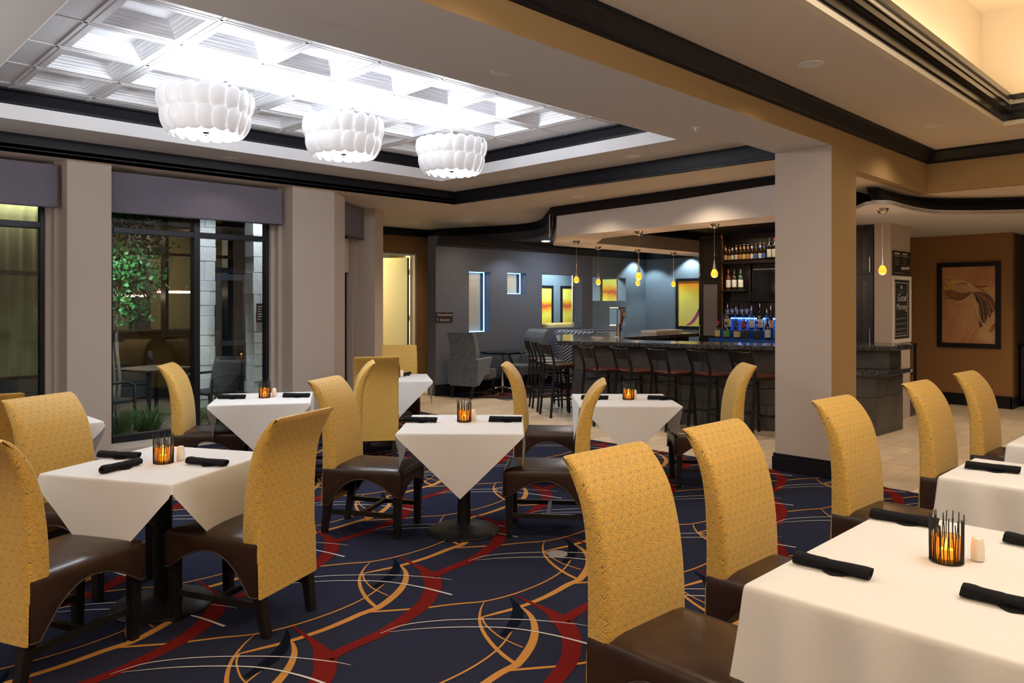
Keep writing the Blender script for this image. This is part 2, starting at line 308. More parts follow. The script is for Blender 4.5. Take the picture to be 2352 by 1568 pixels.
# ---------------------------------------------------------------- mesh helpers
class B:
    def __init__(s): s.v = []; s.f = []; s.m = []; s.uv = {}; s.x = None
    def P(s, p):
        s.v.append(tuple(s.x @ Vector(p)) if s.x else tuple(p)); return len(s.v)-1
    def F(s, idx, m=0, uv=None):
        s.f.append(tuple(idx)); s.m.append(m)
        if uv: s.uv[len(s.f)-1] = uv
    def box(s, x0, x1, y0, y1, z0, z1, m=0):
        i = [s.P(p) for p in ((x0, y0, z0), (x1, y0, z0), (x1, y1, z0), (x0, y1, z0), (x0, y0, z1), (x1, y0, z1), (x1, y1, z1), (x0, y1, z1))]
        for q in ((0, 3, 2, 1), (4, 5, 6, 7), (0, 1, 5, 4), (1, 2, 6, 5), (2, 3, 7, 6), (3, 0, 4, 7)): s.F([i[k] for k in q], m)
        return s
    def prism(s, poly, z0, z1, m=0):
        a = sum(poly[i][0]*poly[(i+1) % len(poly)][1]-poly[(i+1) % len(poly)][0]*poly[i][1] for i in range(len(poly)))
        if a < 0: poly = poly[::-1]
        lo = [s.P((x, y, z0)) for x, y in poly]; hi = [s.P((x, y, z1)) for x, y in poly]; n = len(poly)
        s.F(lo[::-1], m); s.F(hi, m)
        for i in range(n): s.F((lo[i], lo[(i+1) % n], hi[(i+1) % n], hi[i]), m)
        return s
    def bar(s, a, b, w, h, m=0, up=(0, 0, 1)):      # square bar from a to b
        a, b = Vector(a), Vector(b); d = (b-a).normalized(); u = Vector(up)
        if abs(d.dot(u)) > .98: u = Vector((1, 0, 0))
        sd = d.cross(u).normalized()*w/2; u = sd.cross(d).normalized()*h/2
        i = [s.P(p) for p in (a-sd-u, a+sd-u, a+sd+u, a-sd+u, b-sd-u, b+sd-u, b+sd+u, b-sd+u)]
        for q in ((0, 1, 2, 3), (4, 7, 6, 5), (0, 4, 5, 1), (1, 5, 6, 2), (2, 6, 7, 3), (3, 7, 4, 0)): s.F([i[k] for k in q], m)
        return s
    def taper(s, a, b, wa, wb, m=0):                # tapered square leg
        a, b = Vector(a), Vector(b); i = []
        for p, w in ((a, wa), (b, wb)):
            for dx, dy in ((-1, -1), (1, -1), (1, 1), (-1, 1)): i.append(s.P(p+Vector((dx*w/2, dy*w/2, 0))))
        for q in ((0, 3, 2, 1), (4, 5, 6, 7), (0, 1, 5, 4), (1, 2, 6, 5), (2, 3, 7, 6), (3, 0, 4, 7)): s.F([i[k] for k in q], m)
        return s
    def tube(s, pts, r, n=8, m=0, sq=(1, 1)):
        pts = [Vector(p) for p in pts]; rr = r if isinstance(r, (list, tuple)) else [r]*len(pts); rings = []
        ref = Vector((0, 0, 1))
        for k, p in enumerate(pts):
            d = (pts[min(k+1, len(pts)-1)]-pts[max(k-1, 0)]).normalized()
            if abs(d.dot(ref)) > .95: ref = Vector((1, 0, 0)) if abs(d.x) < .9 else Vector((0, 1, 0))
            a = d.cross(ref).normalized(); b = a.cross(d)
            rings.append([s.P(p+(a*math.cos(2*PI*j/n)*sq[0]+b*math.sin(2*PI*j/n)*sq[1])*rr[k]) for j in range(n)])
        for k in range(len(pts)-1):
            for j in range(n): s.F((rings[k][j], rings[k][(j+1) % n], rings[k+1][(j+1) % n], rings[k+1][j]), m)
        s.F(rings[0][::-1], m); s.F(rings[-1], m); return s
    def lathe(s, prof, n=20, c=(0, 0), m=0, caps=True):
        rings = [[s.P((c[0]+r*math.cos(2*PI*j/n), c[1]+r*math.sin(2*PI*j/n), z)) for j in range(n)] for r, z in prof]
        for k in range(len(prof)-1):
            for j in range(n): s.F((rings[k][j], rings[k][(j+1) % n], rings[k+1][(j+1) % n], rings[k+1][j]), m)
        if caps: s.F(rings[0][::-1], m); s.F(rings[-1], m)
        return s
    def ball(s, c, r, n=10, m=0, sz=1.):
        return s.lathe([(max(1e-4, r*math.sin(PI*k/8)), c[2]-r*sz*math.cos(PI*k/8)) for k in range(9)], n, c[:2], m)
    def grid(s, rows, m=0, close=False):
        idx = [[s.P(p) for p in r] for r in rows]
        for i in range(len(idx)-1):
            w = len(idx[i]); 
            for j in range(w if close else w-1): s.F((idx[i][j], idx[i][(j+1) % w], idx[i+1][(j+1) % w], idx[i+1][j]), m)
        return idx
    def ribbon(s, pts, ws, z, m=0):                 # flat strip on the floor
        n = len(pts); prev = None
        for k in range(n):
            a = pts[max(k-1, 0)]; b = pts[min(k+1, n-1)]; dx, dy = b[0]-a[0], b[1]-a[1]; l = math.hypot(dx, dy) or 1
            w = ws[k]/2; p = ((pts[k][0]-dy/l*w, pts[k][1]+dx/l*w, z), (pts[k][0]+dy/l*w, pts[k][1]-dx/l*w, z))
            cur = (s.P(p[0]), s.P(p[1]))
            if prev: s.F((prev[0], prev[1], cur[1], cur[0]), m)
            prev = cur
        return s
    def mesh(s, name, mats, smooth=False):
        me = bpy.data.meshes.new(name); me.from_pydata(s.v, [], s.f); me.validate(clean_customdata=False)
        for k in (mats if isinstance(mats, (list, tuple)) else [mats]): me.materials.append(k)
        if len(me.polygons) == len(s.m): me.polygons.foreach_set('material_index', s.m)
        if s.uv:
            ul = me.uv_layers.new(name='uv')
            for p in me.polygons:
                q = s.uv.get(p.index)
                if q:
                    for li, c in zip(p.loop_indices, q): ul.data[li].uv = c
        if smooth:
            me.polygons.foreach_set('use_smooth', [True]*len(me.polygons))
            if smooth != True: me.set_sharp_from_angle(angle=R(smooth))
        me.update(); return me

def obj(name, b, mats, parent=None, smooth=False, bevel=0, loc=None, rot=None, recalc=True):
    me = b if isinstance(b, bpy.types.Mesh) else b.mesh(name, mats, smooth)
    if recalc and not isinstance(b, bpy.types.Mesh):
        bm = bmesh.new(); bm.from_mesh(me); bmesh.ops.recalc_face_normals(bm, faces=bm.faces); bm.to_mesh(me); bm.free()
    o = bpy.data.objects.new(name, me); COL.objects.link(o)
    if parent: o.parent = parent
    if loc: o.location = loc
    if rot: o.rotation_euler = rot
    if bevel:
        md = o.modifiers.new('bevel', 'BEVEL'); md.width = bevel; md.segments = 2; md.limit_method = 'ANGLE'; md.angle_limit = R(40)
    return o
def tag(o, label, cat, group=None):
    o['label'] = label; o['category'] = cat
    if group: o['group'] = group
    return o
def thing(name, label, cat, loc=(0, 0, 0), rz=0, group=None):
    o = bpy.data.objects.new(name, None); COL.objects.link(o); o.location = loc; o.rotation_euler = (0, 0, rz); o.empty_display_size = .1
    return tag(o, label, cat, group)
def struct(name, b, mats, parent=None, **k):
    o = obj(name, b, mats, parent, **k)
    if not parent: o['kind'] = 'structure'
    return o
def dup(o, parent=None, loc=None, rz=None, label=None, group=None):
    c = o.copy(); COL.objects.link(c)
    if parent: c.parent = parent
    if loc is not None: c.location = loc
    if rz is not None: c.rotation_euler = (0, 0, rz)
    if label: c['label'] = label
    if group: c['group'] = group
    for ch in list(o.children): dup(ch, c)
    return c
def text(body, size, m, parent, loc, rot, name='lettering', shear=0, al='LEFT', thick=.0008, off=0):
    cu = bpy.data.curves.new(name, 'FONT'); cu.body = body; cu.size = size; cu.extrude = thick; cu.shear = shear; cu.offset = off; cu.align_x = al; cu.materials.append(m)
    o = bpy.data.objects.new(name, cu); COL.objects.link(o); dg = bpy.context.evaluated_depsgraph_get(); me = bpy.data.meshes.new_from_object(o.evaluated_get(dg)); bpy.data.objects.remove(o)
    o = bpy.data.objects.new(name, me); COL.objects.link(o); o.parent = parent; o.location = loc; o.rotation_euler = rot; return o
def spline(pts, per=6):                              # Catmull-Rom
    out = []
    for i in range(len(pts)-1):
        p0, p1, p2, p3 = pts[max(i-1, 0)], pts[i], pts[i+1], pts[min(i+2, len(pts)-1)]
        for k in range(per):
            t = k/per
            out.append(tuple(.5*(2*b+(c-a)*t+(2*a-5*b+4*c-d)*t*t+(3*b-a-3*c+d)*t**3) for a, b, c, d in zip(p0, p1, p2, p3)))
    out.append(tuple(pts[-1])); return out
def inside(p, poly):
    r = False; n = len(poly)
    for i in range(n):
        (x1, y1), (x2, y2) = poly[i], poly[(i+1) % n]
        if (y1 > p[1]) != (y2 > p[1]) and p[0] < (x2-x1)*(p[1]-y1)/(y2-y1)+x1: r = not r
    return r
def rect(x0, x1, y0, y1): return [(x0, y0), (x1, y0), (x1, y1), (x0, y1)]

# ================================================================= STRUCTURE
XW = -3.4                                            # end of the room behind the camera
U = (math.cos(R(38.6)), math.sin(R(38.6))); N = (-U[1], U[0]); P0 = (5.247, 8.52)
def fac(s, d=0): return (P0[0]+U[0]*s+N[0]*d, P0[1]+U[1]*s+N[1]*d)   # along the angled facade, d = outwards

# floor: screed, dining carpet, lounge carpet, tiles
CARP = [(XW, -4), (6.93, -4), (6.93, 9.7), fac(.4, .3), (5.25, 8.8), (XW, 8.8)]
CURVE_F = [(8.28, 10.2), (8.45, 9.62), (8.93, 9.07), (9.36, 8.73), (10.4, 8.45), (12, 8.35), (14.4, 8.35)]
LOUN = CURVE_F+[(14.4, 10.2)]
floor = struct('floor', B().box(XW-.2, 14.8, -4.2, 14.6, -.12, -.006), M['grout'])
obj('carpet', B().prism(CARP, -.006, 0), M['carpet'], floor)
obj('lounge_carpet', B().prism(LOUN, -.006, .003), M['carpet'], floor)
BARF = [(7.9, 6.8), (9.52, 3.42), (10.32, 3.38)]
pool = [B(), B(), B()]
cand = []
TL, TW = .6, .2905
j = -14
while True:
    y0 = 2.2105+j*TW
    if y0 > 12: break
    off = {0: 7.09-.6, 1: 7.484-.6, 2: 7.557-.6}[j % 3] if False else (7.484-.6+(.09 if j % 2 == 0 else -.21)+.12*(j % 3))
    x0 = off-TL*2
    while x0 < 14.4:
        xa, xb, ya, yb = max(x0, 6.93), min(x0+TL, 14.4), max(y0, -4), min(y0+TW, 11.9)
        cx, cy = (xa+xb)/2, (ya+yb)/2
        hid = (inside((cx, cy), [(8.4, 6.9), (9.9, 3.7), (14.5, 3.7), (14.5, 8.0), (9, 8.0)]))
        if xb-xa > .05 and yb-ya > .05 and not inside((cx, cy), LOUN) and not hid and not (cy > 8.9 and cx < 7.2) and not (cx > 14.3 and cy > 10):
            cand.append((math.hypot(cx, cy), xa, xb, ya, yb))
        x0 += TL
    j += 1
def seen(c):
    cx, cy = (c[1]+c[2])/2, (c[3]+c[4])/2; d = cx*.704+cy*.71; l = cx*.71-cy*.704
    return abs(l/d) < .69
cand.sort(key=lambda c: (not seen(c), c[0]))
tile_mesh = {}
rest = B()
for k, (_, xa, xb, ya, yb) in enumerate(cand):
    if k < 300:
        w, h = round(xb-xa, 3), round(yb-ya, 3); mi = random.choice((0, 0, 1, 1, 2))
        if (w, h, mi) not in tile_mesh:
            g = .0022
            tile_mesh[(w, h, mi)] = B().box(-w/2+g, w/2-g, -h/2+g, h/2-g, -.006, 0).mesh('floor_tile', M['tile'][mi])
        o = obj('floor_tile', tile_mesh[(w, h, mi)], None, floor, loc=((xa+xb)/2, (ya+yb)/2, 0))
    else:
        rest.box(xa+.002, xb-.002, ya+.002, yb-.002, -.006, 0, random.choice((0, 1, 2)))
o = obj('distant_floor_tile', rest, M['tile'], floor); o['kind'] = 'stuff'

# carpet pattern: one repeat of woven curves, laid out on the carpet's lattice
MOT = {  # name: (layer, points relative to the node, widths)
 'G1': ('gold', [(.01, .009), (.106, .05), (.226, .118), (.337, .209), (.424, .315), (.47, .411), (.471, .449)], (.042, .044, .042, .036, .028, .016, .004)),
 'G2': ('gold', [(.01, .009), (.031, .114), (.07, .23), (.126, .349), (.201, .462), (.301, .565), (.386, .629)], (.022, .022, .021, .019, .015, .010, .004)),
 'G3': ('gold', [(.245, .493), (.342, .473), (.471, .449), (.641, .446), (.773, .46), (.892, .479), (1.0, .482)], (.012, .024, .030, .034, .038, .040, .042)),
 'G4': ('gold', [(-.045, -.007), (.045, -.071), (.169, -.154), (.34, -.243), (.475, -.322), (.656, -.359), (.894, -.354), (1.111, -.305), (1.303, -.208), (1.466, -.097)], (.020, .020, .018, .016, .014, .013, .012, .011, .009, .004)),
 'G5': ('gold', [(.245, .493), (.198, .417), (.153, .277), (.147, .174), (.149, .109)], (.012, .010, .009, .009, .009)),
 'N1': ('dark', [(.526, .574), (.488, .500), (.437, .431), (.385, .378), (.327, .338), (.25, .297), (.168, .263)], (.004, .030, .050, .062, .062, .05, .03)),
 'R1': ('red', [(.569, .618), (.560, .50), (.549, .36), (.529, .262), (.490, .165)], (.006, .018, .036, .07, .11)),
 'R3': ('red', [(.496, .17), (.44, .08), (.376, .007), (.25, -.099), (.108, -.172), (-.129, -.252), (-.307, -.273), (-.479, -.300)], (.10, .10, .094, .086, .080, .068, .062, .07)),
 'W1': ('white', [(-.236, .696), (-.092, .692), (.068, .606), (.234, .466), (.383, .307), (.505, .125), (.545, .038)], (.003, .007, .008, .008, .008, .006, .003)),
 'W2': ('white', [(-.196, .68), (-.042, .584), (.12, .447), (.259, .286), (.349, .083), (.401, -.131)], (.003, .007, .009, .010, .012, .015))}
A1 = (.985, .474); A2 = (.075, -.955); ORG = (2.300, 3.322)
lay = {'red': (B(), .0012), 'dark': (B(), .0020), 'gold': (B(), .0016), 'white': (B(), .0024)}
for i in range(-8, 16):
    for j in range(-14, 16):
        ox, oy = ORG[0]+i*A1[0]+j*A2[0], ORG[1]+i*A1[1]+j*A2[1]
        if not (XW-1 < ox < 15 and -3.5 < oy < 11): continue
        for km, (ly, pts, ws) in enumerate(MOT.values()):
            p = spline([(ox+x, oy+y) for x, y in pts]); w = [q[0] for q in spline([(x,) for x in ws])]
            run = []
            for a, ww in list(zip(p, w))+[((99, 99), 0)]:
                ok = inside(a, CARP) or inside(a, LOUN)
                if ok: run.append((a, max(ww, .003)))
                if not ok:
                    if len(run) > 1: lay[ly][0].ribbon([q[0] for q in run], [q[1] for q in run], lay[ly][1]+.00012*km+(.0032 if run[0][0][1] > 8.5 and run[0][0][0] > 7 else 0))
                    run = []
for ly, (b, z) in lay.items():
    o = obj('carpet_pattern', b, M['carpet_'+ly], floor, recalc=False); o['kind'] = 'stuff'; o['label'] = {'red': 'red', 'dark': 'midnight blue', 'gold': 'gold', 'white': 'ivory'}[ly]+' woven curves of the navy carpet'

# ceilings
ceil = struct('ceiling', B().prism(rect(XW, 1.17, 3.41, 8.47), 3.2, 3.3).prism(rect(6.4, 7.2, 3.41, 8.47), 3.2, 3.3)
      .prism(rect(1.17, 6.4, 3.41, 4.16), 3.2, 3.3).prism(rect(1.17, 6.4, 7.78, 8.47), 3.2, 3.3), M['ceiling'])
# recess of the coffered panel: white band, dark crown, T-bar grid, tiles
X0, X1, Y0, Y1 = 1.17, 6.4, 4.16, 7.78
def frame(b, x0, x1, y0, y1, t, z0, z1, m=0):        # rectangular ring, t > 0 outwards
    b.box(x0-t, x0, y0-t, y1+t, z0, z1, m).box(x1, x1+t, y0-t, y1+t, z0, z1, m).box(x0, x1, y0-t, y0, z0, z1, m).box(x0, x1, y1, y1+t, z0, z1, m); return b
obj('white_band', frame(B(), X0+.004, X1-.004, Y0+.004, Y1-.004, .004, 3.1985, 3.326), M['band'], ceil)
b = B()
loop = lambda d, z: [(X0+d, Y0+d, z), (X1-d, Y0+d, z), (X1-d, Y1-d, z), (X0+d, Y1-d, z)]
b.grid([loop(0, 3.325), loop(.012, 3.33), loop(.012, 3.35), loop(.006, 3.352), loop(-.01, 3.44), loop(.012, 3.452), loop(.012, 3.466)], close=True)
obj('crown_moulding', b, M['trim'], ceil)
GX = [1.553+.627*k for k in range(8)]; GY = [4.248+.672*k for k in range(6)]
zc = 3.462
grid = B()
for x in GX: grid.box(x-.012, x+.012, Y0, Y1, zc, zc+.02)
for y in GY: grid.box(X0, X1, y-.012, y+.012, zc, zc+.02)
obj('ceiling_grid', grid, M['grid'], ceil)
def coffer():
    w, h = .627-.028, .672-.028; b = B(); rows = []
    for d, z in ((0, .004), (.012, .004), (.013, 0), (.058, 0), (.060, .008), (.066, .010), (.068, .024), (.078, .030), (.080, .044), (.094, .050), (.096, .066), (.112, .074), (.114, .09), (.128, .094), (.13, .104)):
        rows.append([(-w/2+d, -h/2+d, z), (w/2-d, -h/2+d, z), (w/2-d, h/2-d, z), (-w/2+d, h/2-d, z)])
    idx = b.grid(rows, close=True); b.F(idx[-1]); return b.mesh('coffer_tile', M['tile_white'])
cm = coffer()
for i in range(7):
    for j in range(5): obj('coffer_tile', cm, None, ceil, loc=((GX[i]+GX[i+1])/2, (GY[j]+GY[j+1])/2, zc))
for xa, xb in ((X0, GX[0]), (GX[7], X1)):
    for j in range(5): obj('flat_ceiling_tile', B().box(xa+.01, xb-.013, GY[j]+.014, GY[j+1]-.014, zc+.006, zc+.02), M['tile_white'], ceil)
b = B().box(X0, X1, Y0, GY[0]-.012, zc+.006, zc+.02).box(X0, X1, GY[5]+.012, Y1, zc+.006, zc+.02).box(X0-.1, X1+.1, Y0-.1, Y1+.1, zc+.14, zc+.18)
obj('ceiling_backing', b, M['tile_white'], ceil)

# lower ceiling round the tray, to the curved edge over the lounge
CURVE = [(9.43, 11.9), (9.43, 11.63), (9.60, 10.85), (9.82, 10.17), (9.855, 9.49), (9.571, 8.92), (9.04, 8.31), (8.457, 7.67)]
SC = [CURVE[0]]+spline(CURVE[1:], 5)
CAN0, CAN1 = (8.457, 7.67), (8.05, 3.41)
low = [(7.2, 3.41), (7.2, 8.41), (XW, 8.41), (XW, 9.25), (5.0, 9.25), fac(.4, .6), fac(2.37, .6), (6.4, 12.2), (9.43, 12.2)]+SC+[CAN1]
struct('ceiling', B().prism(low, 3.03, 3.10), M['ceiling_low'])
b = B().box(XW, 7.2, 8.41, 8.475, 3.03, 3.205).box(7.17, 7.235, 3.41, 8.47, 3.03, 3.205)
b.box(XW, 7.2, 8.40, 8.41, 3.055, 3.065).box(XW, 7.16, 8.395, 8.41, 3.18, 3.2)
b.box(7.155, 7.17, 3.41, 8.41, 3.18, 3.2).box(7.16, 7.17, 3.41, 8.41, 3.055, 3.065)
struct('trim_1', b, M['trim'])
# curved dark trim + canopy crown
b = B()
path = [(x, y) for x, y in SC]+[(8.05, 3.0)]
prof = [(0, 3.03), (-.03, 3.02), (-.03, 2.99), (.02, 2.93), (.03, 2.90), (.07, 2.89), (.07, 3.03)]
rows = []
for k, p in enumerate(path):
    a = Vector(path[max(k-1, 0)]); c = Vector(path[min(k+1, len(path)-1)]); d = (c-a).normalized(); nn = Vector((-d.y, d.x))
    rows.append([(p[0]+nn.x*o, p[1]+nn.y*o, z) for o, z in prof])
b.grid(rows)
struct('trim_2', b, M['trim'], smooth=40)
struct('trim_3', B().box(6.3, 9.43, 11.80, 11.9, 2.89, 3.03), M['trim'])
# lounge ceiling (dark) and grey wall crown
lou = [(9.45, 11.6), (9.66, 10.85), (9.88, 10.17), (9.9, 9.49), (9.63, 8.95), (9.1, 8.35), (8.56, 7.75), (9.7, 8.79), (14.5, 8.79), (14.5, 12.4), (9.5, 12.4)]
struct('ceiling', B().prism(lou, 2.75, 2.9), M['lounge_ceiling'])
b = B()
pr = [(0, 2.58), (-.03, 2.585), (-.035, 2.61), (-.07, 2.69), (-.085, 2.70), (-.085, 2.75)]
b.grid([[(x, 10.2+o, z) for o, z in pr] for x in (8.27, 14.4)]); b.grid([[(14.4+o, y, z) for o, z in pr] for y in (10.2, 4.5)])
struct('trim_4', b, M['trim'])

# beam, column, header on the right
struct('ceiling_beam', B().box(XW, 6.93, 2.87, 3.41, 3.03, 3.75, 0).box(6.93, 7.5, 2.87, 3.41, 3.03, 3.75, 0), M['wall_gold'])
bpy.data.objects['ceiling_beam'].data.materials.append(M['ceiling'])
me = bpy.data.objects['ceiling_beam'].data
for p in me.polygons:
    if p.normal.z < -.9 or p.normal.y > .9: p.material_index = 1
b = B().box(6.93, 7.5, 2.87, 3.41, 0, 3.03)
o = struct('wall_column', b, [M['wall'], M['wall_gold']])
for p in o.data.polygons:
    if p.normal.y < -.9: p.material_index = 1
b = B()
for z0, z1, t in ((0, .135, .022), (.135, .155, .014), (.155, .165, .018)): frame(b, 6.93, 7.5, 2.87, 3.41, t, z0, z1)
obj('baseboard', b, M['trim'], o, bevel=.003)
struct('wall_header', B().box(7.5, 9.59, 2.87, 3.0, 2.87, 3.75).box(9.59, 9.72, -4, 3.0, 2.87, 3.75), M['wall_gold'])
# right ceiling with the light well, its crown
WX, WY = 8.66, 1.915
rc = struct('ceiling', B().prism(rect(XW, 9.59, WY, 2.87), 3.33, 3.42).prism(rect(WX, 9.59, -4, WY), 3.33, 3.42), M['ceiling_low'])
b = B()
cp = [(0, 3.195), (-.018, 3.20), (-.02, 3.215), (-.035, 3.225), (-.105, 3.305), (-.12, 3.31), (-.12, 3.33)]
b.grid([[(XW, 2.87+o, z) for o, z in cp], [(9.59+o, 2.87+o, z) for o, z in cp], [(9.59+o, -4, z) for o, z in cp]])
struct('trim_5', b, M['trim'])
well = B()
def ledge(t, z0, z1, m): well.box(XW, WX-t, WY-t, WY+.05, z0, z1, m).box(WX-t, WX+.05, -4, WY-t, z0, z1, m)
ledge(.004, 3.3285, 3.372, 0); ledge(.012, 3.372, 3.382, 1); ledge(.03, 3.382, 3.44, 1); ledge(.055, 3.44, 3.452, 1); ledge(.075, 3.452, 3.50, 1)
ledge(.085, 3.50, 3.51, 1); ledge(.075, 3.51, 3.55, 0); ledge(.10, 3.55, 3.60, 1)
struct('trim_6', well, [mat('cream_paint', (.72, .62, .45), .6), mat('dark_trim_satin', (.018, .014, .012), .22)])
struct('ceiling', B().box(XW, 9.3, WY+.27, WY+.32, 3.5, 4.6).box(9.05, 9.1, -4, WY+.3, 3.5, 4.6).box(XW, 9.1, -4, WY+.3, 4.6, 4.65).box(XW, 9.1, WY+.05, WY+.3, 3.5, 3.52).box(WX+.05, 9.1, -4, WY+.05, 3.5, 3.52), mat('well_paint', (.74, .63, .47), .75))

# dropped soffits: bar canopy on the left of the column, serving area on the right
FR = [(8.50, 7.62), (9.72, 8.80), (14.4, 8.80), (14.4, 8.1), (9.9, 8.0), (9.22, 7.33), (9.10, 6.82), (8.92, 5.6), (8.75, 3.42), (8.10, 3.42)]
can = struct('ceiling_canopy', B().prism(FR, 2.585, 3.05), M['canopy'])
b = B().prism([(9.95, 8.0), (9.3, 7.3), (9.15, 6.8), (9.0, 5.6), (8.8, 3.42), (14.4, 3.42), (14.4, 8.1)], 2.95, 3.0)
obj('soffit_recess', b, M['trim'], can)
obj('soffit_crown', B().box(9.3, 14.3, 7.95, 8.06, 2.82, 2.96).box(10.4, 10.6, 4, 8.0, 2.80, 2.96), M['trim'], can)
TR = [(9.0, 3.43), (9.178, 3.272), (9.262, 3.12), (9.743, 3.09), (10.317, 3.03), (10.785, 2.78), (11.243, 2.257), (11.5, 1.2), (11.55, -4)]
LO = [(8.55, 3.10), (8.703, 2.975), (9.156, 2.975), (9.677, 2.95), (10.115, 2.80), (10.657, 2.139), (10.9, 1.1), (10.95, -4)]
sof = spline(LO, 5)
struct('ceiling', B().prism([(7.5, 2.9), (9.62, 2.9), (9.62, -4), (14, -4), (14, 3.41), (7.5, 3.41)], 2.872, 2.93), M['ceiling_low'])
struct('ceiling', B().prism(sof+[(14, -4), (14, 5), (10.75, 5), (9.9, 4.55), (8.9, 3.42), (8.6, 3.2)], 2.66, 2.70), M['ceiling'])
b = B(); rows = []
for k, p in enumerate(sof):
    a = Vector(sof[max(k-1, 0)]); c = Vector(sof[min(k+1, len(sof)-1)]); d = (c-a).normalized(); nn = Vector((d.y, -d.x))
    rows.append([(p[0]-nn.x*o, p[1]-nn.y*o, z) for o, z in ((0, 2.66), (0, 2.705), (.05, 2.705), (.06, 2.72), (.16, 2.84), (.16, 2.87), (.2, 2.87))])
for i, r in enumerate(rows[:-1]): pass
idx = b.grid(rows)
n = 6
b.m = [1 if q % n < 2 else 0 for q in range(len(b.f))]
struct('trim_7', b, [M['trim'], M['canopy']], smooth=30)

# window wall: piers, header, sills
YW = 8.52
def pier(x0, x1): return rect(x0, x1, YW, 9.25)
w = struct('wall_window', B().prism(pier(XW, .15), 0, 3.03).prism(pier(2.198, 2.608), 0, 3.03).prism(pier(.15, 2.198), 0, .07).prism(pier(2.608, 4.661), 0, .07), M['wall'])
pp = [(4.661, YW), P0, fac(.40), fac(.40, .60), (4.90, 9.25), (4.661, 9.25)]
struct('wall_pier', B().prism(pp, 0, 3.03), M['wall'])
p3 = [fac(1.757), fac(2.197), fac(2.20, .06), fac(2.37, .06), fac(2.37, .9), fac(1.757, .9)]
struct('wall_angled', B().prism(p3, 0, 3.03).prism([fac(.4), fac(1.757), fac(1.757, .5), fac(.4, .5)], 0, .07).prism([fac(2.37, .06), fac(2.37, .2), (6.0, 11.9), (5.9, 11.9)], 0, 3.03), M['wall'])
# rebates (stepped jambs) in the reveals
b = B()
for x, s in ((2.198, -1), (4.661, -1), (2.608, 1), (.15, 1)):
    b.box(min(x, x+s*.05), max(x, x+s*.05), 8.78, 8.95, .07, 3.03).box(min(x, x+s*.10), max(x, x+s*.10), 8.88, 8.95, .07, 3.03)
b.prism([fac(1.757, .25), fac(1.757, .5), fac(1.70, .5), fac(1.70, .25)], .07, 3.03).prism([fac(1.70, .32), fac(1.70, .5), fac(1.65, .5), fac(1.65, .32)], .07, 3.03)
struct('trim_8', b, M['wall'])

def window(name, x0, x1, mull):
    zT, zB, y0, y1 = 3.0, .075, 8.93, 9.03
    b = B().box(x0, x0+.05, y0, y1, zB, zT).box(x1-.05, x1, y0, y1, zB, zT).box(x0, x1, y0, y1, zB, zB+.075).box(x0, x1, y0, y1, zT-.05, zT)
    o = struct(name, b, M['frame'], bevel=.004)
    zt = 2.36
    obj('transom', B().box(x0+.05, x1-.05, y0-.01, y1, zt, zt+.065), M['frame'], o, bevel=.004)
    for x in mull: obj('mullion', B().box(x-.035, x+.035, y0-.02, y1, zB+.075, zT-.05), M['frame'], o, bevel=.004)
    xs = [x0+.05]+[q for x in mull for q in (x-.035, x+.035)]+[x1-.05]
    for k in range(0, len(xs), 2):
        for za, zb in ((zB+.075, zt), (zt+.065, zT-.05)):
            obj('pane', B().box(xs[k], xs[k+1], 8.978, 8.984, za, zb), M['pane'], o)
    return o
window('window_1', .2, 2.11, (.75,))
window('window_2', 2.70, 4.57, (3.655,))
b = B().prism([fac(.4, .40), fac(1.66, .40), fac(1.66, .48), fac(.4, .48)], .075, .15).prism([fac(1.60, .40), fac(1.66, .40), fac(1.66, .48), fac(1.60, .48)], .15, 3.0)
b.prism([fac(.4, .40), fac(1.66, .40), fac(1.66, .48), fac(.4, .48)], 2.93, 3.0)
o = struct('window_3', b, M['frame'])
obj('pane', B().prism([fac(.42, .43), fac(1.60, .43), fac(1.60, .436), fac(.42, .436)], .15, 2.93), M['pane'], o)

# grey lounge wall with lit openings
GW0, GW1, Yg = 8.27, 14.42, 10.2
OPEN = [(9.03, 9.555, 1.07, 2.16), (9.985, 10.50, 1.765, 2.165), (10.94, 12.15, 1.10, 2.165), (12.50, 13.655, 1.64, 2.145), (13.08, 13.66, 1.10, 1.50)]
xs = sorted({GW0, GW1}|{q for o in OPEN for q in o[:2]}); zs = sorted({0, 2.75}|{q for o in OPEN for q in o[2:]})
b = B()
for i in range(len(xs)-1):
    zz = 0
    for k in range(len(zs)-1):
        cx, cz = (xs[i]+xs[i+1])/2, (zs[k]+zs[k+1])/2
        if any(o[0] < cx < o[1] and o[2] < cz < o[3] for o in OPEN): continue
        b.box(xs[i], xs[i+1], Yg, Yg+.22, zs[k], zs[k+1], 1 if xs[i] > 12.4 else 0)
gw = struct('wall_grey', b, [M['wall_grey'], M['wall_blue']])
b = B().prism([(8.272, 10.22), (8.30, 10.45), (9.5, 11.89), (9.62, 11.89), (8.5, 10.44), (8.5, 10.42), (8.272, 10.42)], 0, 2.74)
obj('wall_end', b, M['wall_grey'], gw)
obj('baseboard', B().box(8.25, 14.4, 10.17, 10.2, 0, .17).box(8.25, 14.4, 10.165, 10.2, .17, .19), M['trim'], gw)
